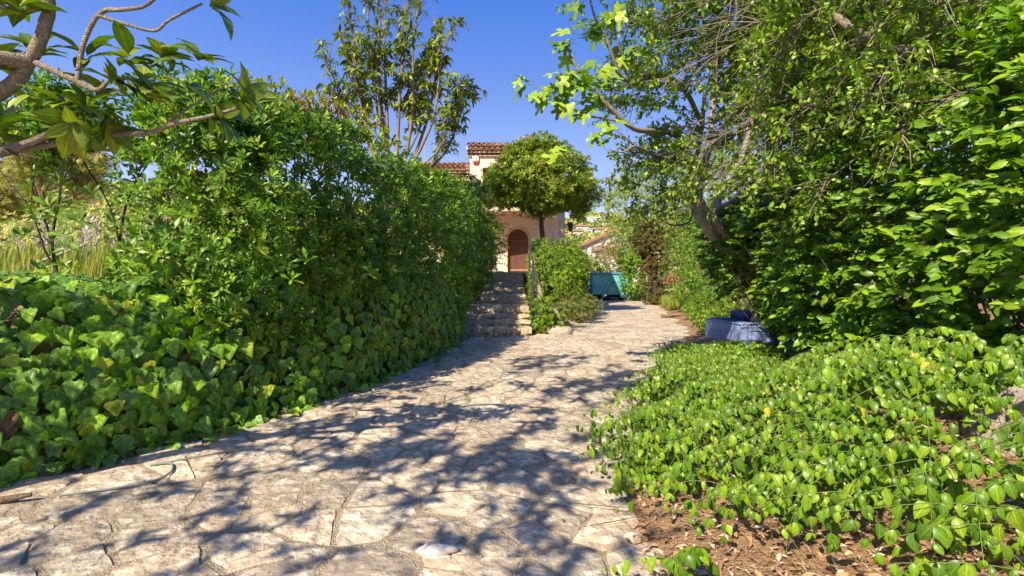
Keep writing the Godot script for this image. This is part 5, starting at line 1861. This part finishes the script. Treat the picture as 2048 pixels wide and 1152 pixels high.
func build_periwinkle() -> void:
	var o := thing("periwinkle", "bright green trailing periwinkle with drooping paired leaves spreading over the bed at lower right", "ground cover", W(2.0, 0.2, 4.5))
	var cl := Cloud.new()
	var mb := MB.new()
	var dens := [Vector2(2.0, 0.9), Vector2(2.8, 0.95), Vector2(3.6, 1.0), Vector2(5.0, 1.0), Vector2(9.6, 1.0)]
	for i in 2200:
		var d := 1.7 + 7.65 * pow(R.randf(), 1.3)
		var width := pl([Vector2(1.7, 2.0), Vector2(2.6, 2.5), Vector2(4, 2.7), Vector2(7, 2.2), Vector2(9.5, 1.3)], d)
		var v := rf(0.15, width)
		if d > 8.3 and v < 1.0:
			v = rf(0.1, 0.6)
		# the near corner by the path is bare litter
		if d < 3.7 and v < (3.75 - d) * 0.95 and R.randf() < 0.88:
			continue
		if R.randf() > pl(dens, d):
			continue
		var x := right_edge(d) + v
		if nz.get_noise_2d(x * 3.0 + 7.0, d * 3.0) < -0.15 and R.randf() < 0.8:
			continue
		if x > 2.15 and d < 2.8 and d > 2.25:
			continue
		var b := W(x, land(x, d), d)
		var a := rf(0, TAU)
		var dir := (Vector3(cos(a), 0, sin(a)) * 0.7 + Vector3(-0.6, 0, 0.55)).normalized()
		var l := rf(0.45, 0.95)
		var rise := rf(0.15, 0.44) * (0.75 + 0.25 * ss(0.0, 0.8, v))
		rise *= 1.0 - 0.5 * ss(4.5, 7.0, d)
		if d < 2.4:
			rise *= 0.6
		if v < 0.4:
			rise *= 0.65
			l *= 0.6
		var c := curve([b, b + dir * l * 0.25 + Vector3.UP * rise * 0.8, b + dir * l * 0.6 + Vector3.UP * rise, b + dir * l + Vector3.UP * rise * rf(0.35, 0.75)], 4)
		var rr := []
		for k in c.size():
			rr.append(lerpf(0.003, 0.0016, float(k) / c.size()))
		tube(mb, c, rr, 3)
		var n := 9
		for k in n:
			var t := 2.5 + (c.size() - 3.5) * float(k) / (n - 1)
			var f := mini(int(t), c.size() - 2)
			var p: Vector3 = (c[f] as Vector3).lerp(c[f + 1], t - f)
			var side := dir.cross(Vector3.UP)
			var young := R.randf() < 0.013
			for s in [-1.0, 1.0]:
				var ax: Vector3 = (side * s * rf(0.25, 0.7) + Vector3.DOWN * rf(0.45, 1.2) + dir * rf(0.0, 0.45) + rv(0.2)).normalized()
				var up := (Vector3.UP * 0.75 + Vector3(-0.35, 0, 0.55) + dir * 0.3 + rv(0.5)).normalized()
				var kk := 5 if young else (R.randi() % 5)
				cl.put(Transform3D(frame_of(ax, up, rf(0.036, 0.082) * (0.62 if k == n - 1 else 1.0), rf(0.9, 1.1)), p), kk)
	part("stems", mb.mesh(), M.stem, o).set_meta("kind", "stuff")
	var lm := MB.new()
	leaf(lm, Transform3D.IDENTITY, 0, 0.60, 0.36, 0.5, 6)
	settle(o, cl, lm.mesh(), "glossy", [Color(0.072, 0.175, 0.018), Color(0.09, 0.205, 0.018), Color(0.115, 0.235, 0.02), Color(0.055, 0.135, 0.018), Color(0.145, 0.265, 0.026), Color(0.40, 0.32, 0.05)], 300, "leaf", "leaves")
	# brown litter beneath it
	var lt := thing("leaf_litter", "dry brown leaves and pine needles littering the ground under the periwinkle", "leaf litter", W(1.2, 0.1, 2.8))
	lt.set_meta("kind", "stuff")
	cl = Cloud.new()
	for i in 5200:
		var d := 1.9 + 4.5 * pow(R.randf(), 1.6)
		var x := right_edge(d) + rf(-0.12, 2.2) - (absf(R.randfn()) * 0.05)
		var up := (Vector3.UP + rv(0.45)).normalized()
		cl.put(Transform3D(frame_of(Vector3(R.randfn(), R.randfn() * 0.25, R.randfn()), up, rf(0.025, 0.07), rf(0.7, 1.2)), W(x, land(x, d) + rf(0.004, 0.03), d)), R.randi() % 5)
	for i in 900:
		# along the hedge's foot and in the bed by the stairs
		var d := rf(3.0, 11.5)
		var x := left_edge(d) + absf(R.randfn()) * 0.12 - 0.08
		if R.randf() < 0.4:
			d = rf(12.2, 17.0)
			x = drive_left(d) + R.randfn() * 0.35
		cl.put(Transform3D(frame_of(Vector3(R.randfn(), R.randfn() * 0.2, R.randfn()), (Vector3.UP + rv(0.3)).normalized(), rf(0.02, 0.06)), W(x, maxf(land(x, d), gy(d)) + rf(0.01, 0.025), d)), R.randi() % 5)
	for i in 420:
		# scattered over the paving
		var d := 2.4 + 9.0 * R.randf()
		var x := lerpf(left_edge(d), right_edge(d), R.randf())
		cl.put(Transform3D(frame_of(Vector3(R.randfn(), R.randfn() * 0.15, R.randfn()), (Vector3.UP + rv(0.3)).normalized(), rf(0.012, 0.034)), W(x, gy(d) + rf(0.016, 0.022), d)), R.randi() % 5)
	lm = MB.new()
	leaf(lm, Transform3D.IDENTITY, 3, 0.42, 0.35, 0.3, 3)
	settle(lt, cl, lm.mesh(), "dry", [Color(0.46, 0.29, 0.16), Color(0.58, 0.42, 0.26), Color(0.34, 0.21, 0.12), Color(0.70, 0.55, 0.38), Color(0.52, 0.31, 0.15)], 0, "dry_leaf", "dry_leaves")
	cl = Cloud.new()
	for i in 7000:
		var d := 1.9 + 3.6 * pow(R.randf(), 1.5)
		var x := right_edge(d) + rf(-0.2, 1.9)
		cl.put(Transform3D(frame_of(Vector3(R.randfn(), R.randfn() * 0.12, R.randfn()), Vector3.UP, rf(0.06, 0.14)), W(x, land(x, d) + rf(0.006, 0.035), d)), R.randi() % 3)
	lm = MB.new()
	leaf(lm, Transform3D.IDENTITY, 3, 0.022, 0.2, 0.1, 2)
	settle(lt, cl, lm.mesh(), "dry", [Color(0.40, 0.24, 0.11), Color(0.50, 0.34, 0.18), Color(0.30, 0.17, 0.09)], 0, "needle", "pine_needles")


# ---------------------------------------------------------------- objects
func build_container() -> void:
	var g := gy(31.0)
	var o := thing("skip_container", "teal steel skip container with an A-shaped hook brace standing at the end of the drive", "container", W(5.97, g, 33.5))
	var mb := MB.new()
	# front end leans slightly, sides behind it
	slab(mb, W(4.80, g + 0.36, 31.0), W(7.14, g + 1.62, 31.06), 0.02)
	part("front_panel", mb.mesh(), M.teal, o)
	for x in [4.80, 7.09]:
		mb = MB.new()
		slab(mb, W(x, g + 0.36, 31.062), W(x + 0.05, g + 1.62, 36.0), 0.01)
		part("side_panel", mb.mesh(), M.teal, o)
	mb = MB.new()
	slab(mb, W(4.86, g + 0.36, 31.07), W(7.08, g + 0.42, 35.95))
	part("floor", mb.mesh(), M.teal_dark, o)
	mb = MB.new()
	slab(mb, W(4.851, g + 0.42, 35.9), W(7.089, g + 1.62, 35.95))
	part("rear_panel", mb.mesh(), M.teal, o)
	mb = MB.new()
	slab(mb, W(4.74, g + 1.58, 30.93), W(7.2, g + 1.68, 30.997), 0.02)
	slab(mb, W(4.70, g + 1.58, 31.0), W(4.797, g + 1.68, 36.02), 0.02)
	slab(mb, W(7.143, g + 1.58, 31.0), W(7.24, g + 1.68, 36.02), 0.02)
	part("rim", mb.mesh(), M.teal_dark, o)
	for k in 5:
		mb = MB.new()
		slab(mb, W(7.143, g + 0.4, 31.6 + k), W(7.22, g + 1.575, 31.7 + k), 0.01)
		slab(mb, W(4.72, g + 0.4, 31.6 + k), W(4.797, g + 1.575, 31.7 + k), 0.01)
		part("side_rib", mb.mesh(), M.teal_dark, o)
	# A-shaped brace of channel steel
	var leg := func(a: Vector3, b: Vector3) -> void:
		var m := MB.new()
		var v := b - a
		bx(m, (a + b) / 2, Vector3(0.13, v.length() + 0.06, 0.10), 0.015, Basis(Vector3.BACK, atan2(-v.x, v.y)))
		part("brace_arm", m.mesh(), M.teal, o)
	leg.call(W(5.40, g + 0.20, 30.93), W(5.79, g + 1.13, 30.93))
	leg.call(W(6.54, g + 0.20, 30.93), W(6.13, g + 1.13, 30.93))
	mb = MB.new()
	bx(mb, W(5.96, g + 1.175, 30.93), Vector3(0.36, 0.12, 0.11), 0.02)
	tube(mb, [W(5.84, g + 1.2, 30.86), W(6.08, g + 1.2, 30.86)], [0.035, 0.035], 8)
	part("hook_bar", mb.mesh(), M.teal, o)
	mb = MB.new()
	slab(mb, W(4.82, g + 0.80, 30.985), W(5.5, g + 0.82, 30.998))
	part("panel_seam", mb.mesh(), M.teal_dark, o)
	for x in [5.35, 6.50]:
		mb = MB.new()
		slab(mb, W(x, g + 0.17, 31.1), W(x + 0.1, g + 0.355, 35.9), 0.01)
		part("skid_rail", mb.mesh(), M.teal_dark, o)
		mb = MB.new()
		tube(mb, [W(x - 0.1, g + 0.09, 31.3), W(x + 0.2, g + 0.09, 31.3)], [0.085, 0.085], 10)
		part("roller", mb.mesh(), M.iron, o)
		mb = MB.new()
		tube(mb, [W(x - 0.1, g + 0.09, 35.6), W(x + 0.2, g + 0.09, 35.6)], [0.085, 0.085], 10)
		part("roller", mb.mesh(), M.iron, o)
	mb = MB.new()
	slab(mb, W(6.92, g + 1.36, 30.985), W(7.12, g + 1.56, 30.998))
	var lab := part("warning_label", mb.mesh(), M.yellow, o)
	mb = MB.new()
	for k in 4:
		bx(mb, W(7.02, g + 1.46, 30.982), Vector3(0.09, 0.02, 0.004), 0.0, Basis(Vector3.BACK, PI * k / 4.0))
	obj("symbol", mb.mesh(), M.black, lab)
	mb = MB.new()
	slab(mb, W(7.14, g + 0.82, 31.15), W(7.28, g + 0.88, 31.25), 0.01)
	part("side_latch", mb.mesh(), M.white, o)


func build_sofa() -> void:
	var g := 0.22
	var o := thing("quilted_sofa_bed", "discarded sofa bed covered with quilted blue cloth half hidden under the laurel", "sofa bed", W(5.3, g, 10.2))
	var mb := pillow(W(5.3, 0.57, 10.25), Vector3(2.35, 0.60, 1.85), 0.09)
	part("mattress", mb.mesh(), M.denim, o)
	# quilting seams
	mb = MB.new()
	for k in 9:
		var x := 4.22 + k * 0.26
		tube(mb, [W(x, 0.878, 11.0), W(x, 0.873, 9.45), W(x + 0.01, 0.82, 9.318), W(x, 0.55, 9.315), W(x, 0.3, 9.318)], [0.006, 0.006, 0.006, 0.006, 0.006], 4)
	for k in 3:
		for j in 8:
			var x := 4.22 + j * 0.26
			var y := 0.73 - k * 0.17 - (0.06 if j % 2 else 0.0)
			tube(mb, [W(x, y, 9.316), W(x + 0.26, y - 0.01, 9.316)], [0.006, 0.006], 4)
	for k in 5:
		tube(mb, [W(4.12, 0.875, 9.7 + k * 0.28), W(6.3, 0.877, 9.72 + k * 0.28)], [0.006, 0.006], 4)
	part("quilt_seam", mb.mesh(), M.navy, o)
	mb = MB.new()
	tube(mb, [W(4.15, 0.85, 9.345), W(6.4, 0.85, 9.345)], [0.018, 0.018], 6)
	tube(mb, [W(4.135, 0.3, 9.345), W(4.135, 0.84, 9.345), W(4.14, 0.86, 11.0)], [0.016, 0.016, 0.016], 6)
	part("piping", mb.mesh(), M.denim, o)
	mb = MB.new()
	var c := curve([W(4.45, 0.93, 9.85), W(4.56, 0.95, 10.3), W(4.66, 0.97, 10.9), W(5.1, 0.96, 11.0), W(5.7, 0.95, 11.05)], 4)
	var rr := []
	for k in c.size():
		rr.append(0.075 + 0.012 * sin(k * 1.9))
	tube(mb, c, rr, 10, Color.WHITE, 0.15)
	single("rolled_navy_bolster", "rolled navy blue bolster lying along the back of the blue sofa bed", "bolster", mb, M.navy, W(4.6, 0.85, 10.4))
	mb = MB.new()
	tube(mb, curve([W(4.42, 0.905, 9.62), W(4.6, 0.915, 9.6), W(4.78, 0.92, 9.63), W(4.9, 0.905, 9.68)], 3), [0.015, 0.022, 0.026, 0.028, 0.026, 0.028, 0.024, 0.02, 0.018, 0.012], 7)
	single("peeled_branch", "pale peeled stick lying on top of the blue sofa bed", "stick", mb, M.cream, W(4.6, 0.88, 9.62))


func pillow(c: Vector3, s: Vector3, b: float) -> MB:
	# a soft box with rounded edges and a slightly uneven skin
	var mb := MB.new()
	var n := 22
	var h := s / 2
	for f in 6:
		var ax: int = f / 2
		var sg := 1.0 if f % 2 else -1.0
		var at := mb.v.size()
		for i in n + 1:
			for j in n + 1:
				var u := -1.0 + 2.0 * i / n
				var w := -1.0 + 2.0 * j / n
				var q := Vector3.ZERO
				q[ax] = sg
				q[(ax + 1) % 3] = signf(u) * pow(absf(u), 0.6)
				q[(ax + 2) % 3] = signf(w) * pow(absf(w), 0.6)
				var p := q * h
				var core := p.clamp(-h + Vector3.ONE * b, h - Vector3.ONE * b)
				var o := (p - core).normalized()
				var e := core + o * b
				e += o * (nz.get_noise_3dv(e * 4.0) * 0.02 - 0.008 * pow(absf(sin(e.x * 12.0)), 8.0))
				mb.add(c + e, (o + Vector3(nz.get_noise_3dv(e * 7.0), nz.get_noise_3dv(e * 7.0 + Vector3(5, 0, 0)), nz.get_noise_3dv(e * 7.0 + Vector3(0, 5, 0))) * 0.25).normalized(), Vector2(u, w))
		for i in n:
			for j in n:
				var a := at + i * (n + 1) + j
				mb.tri(a, a + 1, a + n + 1)
				mb.tri(a + 1, a + n + 2, a + n + 1)
	return mb


func build_rail() -> void:
	var o := thing("stair_rail", "dark rail post with a bent panel of pale slats right of the stairs", "railing", W(0.5, 0.45, 12.4))
	var mb := MB.new()
	slab(mb, W(0.475, 0.5, 12.38), W(0.525, 2.16, 12.43), 0.006)
	part("post", mb.mesh(), M.iron, o)
	mb = MB.new()
	slab(mb, W(0.48, 0.9, 15.0), W(0.52, 2.75, 15.04), 0.006)
	part("post", mb.mesh(), M.iron, o)
	mb = MB.new()
	tube(mb, curve([W(0.5, 2.13, 12.4), W(0.53, 2.2, 13.4), W(0.52, 2.7, 15.0)], 4), [0.02, 0.02, 0.02, 0.02, 0.02, 0.02, 0.02, 0.02, 0.02], 6)
	part("handrail", mb.mesh(), M.iron, o)
	# slats that have sagged outwards in a curve
	for k in 17:
		mb = MB.new()
		var t := k / 16.0
		var top := W(0.51 + 0.05 * t, 2.05 - 0.12 * t, 12.45 + 0.1 * t)
		var c := curve([top, W(0.56 + 0.11 * t, 1.7 - 0.1 * t, 12.5 + 0.12 * t), W(0.58 + 0.15 * t, 1.3 - 0.08 * t, 12.52 + 0.12 * t), W(0.53 + 0.12 * t, 0.85, 12.5 + 0.1 * t)], 3)
		var rr := []
		for q in c.size():
			rr.append(0.0075)
		tube(mb, c, rr, 4)
		part("slat", mb.mesh(), M.reed, o)
	for y in [0.3, 0.65]:
		mb = MB.new()
		var a := W(0.58, lerpf(2.0, 0.9, y), 12.5)
		tube(mb, [a, a + Vector3(0.13, -0.08, -0.12)], [0.01, 0.01], 4)
		part("cross_wire", mb.mesh(), M.iron, o)
	# rail at the edge of the terrace
	var t := thing("terrace_railing", "thin dark iron railing along the terrace edge before the porch pillar", "railing", W(1.3, 2.1, 19.6))
	mb = MB.new()
	slab(mb, W(0.78, 3.13, 19.58), W(2.0, 3.17, 19.62), 0.005)
	part("top_bar", mb.mesh(), M.iron, t)
	for x in [0.78, 1.18, 1.6, 1.97]:
		mb = MB.new()
		slab(mb, W(x, 2.06, 19.585), W(x + 0.03, 3.128, 19.615))
		part("baluster", mb.mesh(), M.iron, t)
	mb = MB.new()
	tube(mb, [W(0.8, 3.15, 19.6), W(0.62, 2.98, 19.2)], [0.02, 0.02], 5)
	part("end_bar", mb.mesh(), M.iron, t)


func build_small_things() -> void:
	# dead wood at the foot of the bed
	for s in [[[0.80, 0.85, 12.9], [0.95, 0.98, 13.1], [1.05, 1.05, 13.3], 0.06, "short pale log leaning up behind the darker logs beside the stairs"], [[1.10, 0.95, 13.2], [1.18, 0.72, 12.9], [1.24, 0.58, 12.7], 0.07, "dark grey log sloping down in the middle of the dead wood pile"], [[1.25, 0.74, 13.2], [1.5, 0.62, 13.1], [1.68, 0.56, 13.0], 0.05, "thin reddish log pointing right towards the drive"]]:
		var mb := MB.new()
		limb(mb, [W(s[0][0], s[0][1], s[0][2]), W(s[1][0], s[1][1], s[1][2]), W(s[2][0], s[2][1], s[2][2])], s[3], (s[3] as float) * 0.8, 8, 4, 0.5)
		single("dead_log", s[4], "log", mb, M.bark, W(s[0][0], s[0][1], s[0][2]), "dead logs beside the stairs")
	var mb2 := rocky(W(1.12, 0.45, 12.35), Vector3(0.3, 0.14, 0.16), 3)
	single("pale_stump", "pale weathered stump root on the ground right of the lowest step", "stump", mb2, M.bark_pale, W(1.12, 0.42, 12.35))
	# rocks
	single("grey_boulder", "large grey boulder partly shaded at the right edge beside the periwinkle", "rock", rocky(W(2.82, 0.60, 2.68), Vector3(0.36, 0.34, 0.36), 7), M.rock, W(2.72, 0.2, 2.68))
	single("grey_boulder", "lower grey boulder under the periwinkle at the right edge", "rock", rocky(W(2.60, 0.33, 2.5), Vector3(0.36, 0.22, 0.3), 8), M.rock, W(2.60, 0.1, 2.5))
	single("smooth_stone", "smooth cream stone lying loose on the paving at the bottom of the picture", "stone", rocky(W(-0.40, 0.11, 2.74), Vector3(0.10, 0.035, 0.06), 9), M.cream, W(-0.40, 0.1, 2.84))
	single("bed_stone", "small white stone lying on the bare bed between stairs and container", "stone", rocky(W(2.1, 0.72, 15.3), Vector3(0.14, 0.07, 0.1), 4), M.rock, W(2.1, 0.65, 15.3))
	# split log on the drive
	var mb := MB.new()
	var p := W(5.35, gy(17.5) + 0.08, 17.5)
	limb(mb, [p + Vector3(-0.32, -0.02, 0.05), p, p + Vector3(0.3, 0.06, -0.05)], 0.075, 0.05, 7, 3, 0.6)
	limb(mb, [p + Vector3(0.05, 0.02, 0.02), p + Vector3(0.35, 0.02, 0.1), p + Vector3(0.42, -0.05, 0.12)], 0.035, 0.015, 5)
	single("split_log", "yellow brown split log lying on the drive before the right hedge", "log", mb, M.wood, p)
	# things by the container
	mb = MB.new()
	bx(mb, W(7.55, gy(30) + 0.2, 30.0), Vector3(0.16, 0.42, 0.12), 0.02, Basis(Vector3.BACK, -0.25))
	single("blue_plastic_offcut", "small pale blue offcut standing right of the container", "offcut", mb, mat(Color(0.35, 0.42, 0.68), 0.5), W(7.55, gy(30), 30.0))
	# strip of bark and old hose on the left of the path
	mb = MB.new()
	limb(mb, [W(-3.75, 0.15, 3.25), W(-3.35, 0.14, 3.3), W(-3.1, 0.17, 3.35)], 0.04, 0.012, 6, 4, 0.6)
	single("bark_strip", "strip of brown bark on the path at the lower left edge", "bark", mb, M.bark_brown, W(-3.35, 0.11, 3.3))
	mb = MB.new()
	var hose := curve([W(-2.98, 0.135, 3.42), W(-2.75, 0.14, 3.5), W(-2.55, 0.14, 3.62), W(-2.50, 0.15, 3.8), W(-2.62, 0.16, 3.98), W(-2.75, 0.15, 3.95), W(-2.55, 0.155, 4.1), W(-2.3, 0.16, 4.3)], 5)
	var rr := []
	for k in hose.size():
		rr.append(0.008)
	tube(mb, hose, rr, 7)
	single("garden_hose", "piece of faded green hose curling on the path by the ivy", "hose", mb, M.hose, W(-2.6, 0.13, 3.8))
	# fallen yellow leaves on the paving
	var lm := MB.new()
	leaf(lm, Transform3D.IDENTITY, 0, 0.55, 0.3, 0.2, 3)
	var lmm := lm.mesh()
	for s in [[-0.08, 2.95], [0.30, 3.05], [-0.25, 3.4], [0.55, 3.5], [-0.7, 3.2], [0.1, 3.75], [0.62, 2.85], [-1.3, 3.7], [-0.95, 4.6], [0.45, 4.3], [-1.9, 4.4], [0.7, 4.0]]:
		var o := obj("fallen_leaf", lmm, leaf_mat("soft", Color(0.50, 0.42, 0.05)))
		o.transform = Transform3D(frame_of(Vector3(R.randfn(), 0.1, R.randfn()), Vector3.UP + rv(0.3), rf(0.025, 0.04)), W(s[0], gy(s[1]) + 0.03, s[1]))
		tag(o, "small yellow leaf fallen on the pale paving stones", "leaf", "yellow leaves fallen on the paving")
	# thin dry twigs on the paving by the bed
	for s in [[0.45, 3.0, 0.5, 0.4, "thin dry twig nearest the camera on the paving by the leaf litter"], [0.72, 3.35, 0.3, 0.9, "short dry twig at the very edge of the litter by the paving"], [0.62, 4.4, 0.25, 0.3, "shortest dry twig on the paving below the periwinkle's leftmost shoots"], [0.85, 4.9, 0.35, 1.2, "farthest dry twig, pointing up the drive beside the periwinkle"], [0.35, 3.3, 0.45, -0.2, "dry twig farthest from the periwinkle, lying across a paving stone"]]:
		mb = MB.new()
		var q := W(s[0], gy(s[1]) + 0.03, s[1])
		var dd := Vector3(cos(s[3]), 0, -sin(s[3])) * (s[2] as float)
		tube(mb, curve([q, q + dd * 0.5 + Vector3(0, 0.01, 0.03), q + dd], 3), [0.003, 0.003, 0.003, 0.0025, 0.0025, 0.002, 0.0015], 4)
		single("dry_twig", s[4], "twig", mb, M.bark_brown, q, "dry twigs on the paving")
	# weeds in the joints of the stairs
	var wl := MB.new()
	for i in 9:
		var a := rf(0, TAU)
		leaf(wl, Transform3D(frame_of(Vector3(cos(a), 0.8, sin(a)), Vector3.UP, rf(0.6, 1.0)), Vector3.ZERO), 0, 0.35, 0.3, 0.3, 2, Color.WHITE * rf(0.8, 1.2))
	var wm := wl.mesh()
	var weeds := thing("stair_weeds", "small green weeds sprouting from the joints of the stone stairs", "weeds", W(-0.3, 0.6, 12.4), "")
	weeds.set_meta("kind", "stuff")
	var cl := Cloud.new()
	for s in [[11.97, 0.42], [12.42, 0.61], [12.82, 0.74], [13.22, 0.87], [15.05, 1.06], [16.4, 1.33], [17.35, 1.53]]:
		for i in 13:
			var x := R.randfn() * 0.45 - 0.3
			if i % 3 == 0:
				x = rf(0.2, 0.45)
			cl.put(Transform3D(Basis(Vector3.UP, rf(0, TAU)).scaled(Vector3.ONE * rf(0.04, 0.12)), W(clampf(x, -1.2, 0.45), s[1], s[0])), R.randi() % 3)
	settle(weeds, cl, wm, "soft", [Color(0.10, 0.18, 0.03), Color(0.14, 0.24, 0.04), Color(0.08, 0.13, 0.03)], 0, "weed", "weeds")
	# reddish fallen leaves on the middle steps
	var red := thing("step_litter", "reddish dry leaves gathered on the middle steps of the stairs", "leaf litter", W(-0.2, 1.1, 14.2))
	red.set_meta("kind", "stuff")
	cl = Cloud.new()
	for i in 260:
		var d := rf(13.3, 15.0)
		cl.put(Transform3D(frame_of(Vector3(R.randfn(), 0.1, R.randfn()), Vector3.UP + rv(0.4), rf(0.03, 0.07)), W(rf(-1.2, 0.4), 1.075 + rf(0, 0.02), d)), R.randi() % 2)
	settle(red, cl, lmm, "dry", [Color(0.36, 0.17, 0.09), Color(0.48, 0.30, 0.18)], 0, "dry_leaf", "dry_leaves")


func rocky(c: Vector3, r: Vector3, sd: int) -> MB:
	var mb := MB.new()
	var rows := 14
	var cols := 22
	for i in rows + 1:
		for j in cols + 1:
			var a := PI * i / rows
			var b := TAU * j / cols
			var u := Vector3(sin(a) * cos(b), cos(a), sin(a) * sin(b))
			var k := 1.0 + 0.45 * nz.get_noise_3dv(u * 1.7 + Vector3(sd * 7.0, 0, 0)) + 0.16 * nz.get_noise_3dv(u * 5.0 + Vector3(sd * 3.0, 0, 0))
			mb.add(c + u * r * k, (u / r).normalized())
	for i in rows:
		for j in cols:
			var q := i * (cols + 1) + j
			mb.tri(q, q + 1, q + cols + 1)
			mb.tri(q + 1, q + cols + 2, q + cols + 1)
	# normals from the displaced surface
	var acc := PackedVector3Array()
	acc.resize(mb.v.size())
	for k in range(0, mb.ix.size(), 3):
		var e := (mb.v[mb.ix[k + 2]] - mb.v[mb.ix[k]]).cross(mb.v[mb.ix[k + 1]] - mb.v[mb.ix[k]])
		for q in 3:
			acc[mb.ix[k + q]] += e
	for i in rows + 1:
		var m := acc[i * (cols + 1)] + acc[i * (cols + 1) + cols]
		acc[i * (cols + 1)] = m
		acc[i * (cols + 1) + cols] = m
	for k in mb.n.size():
		if acc[k].length_squared() > 1e-16:
			mb.n[k] = acc[k].normalized()
	return mb
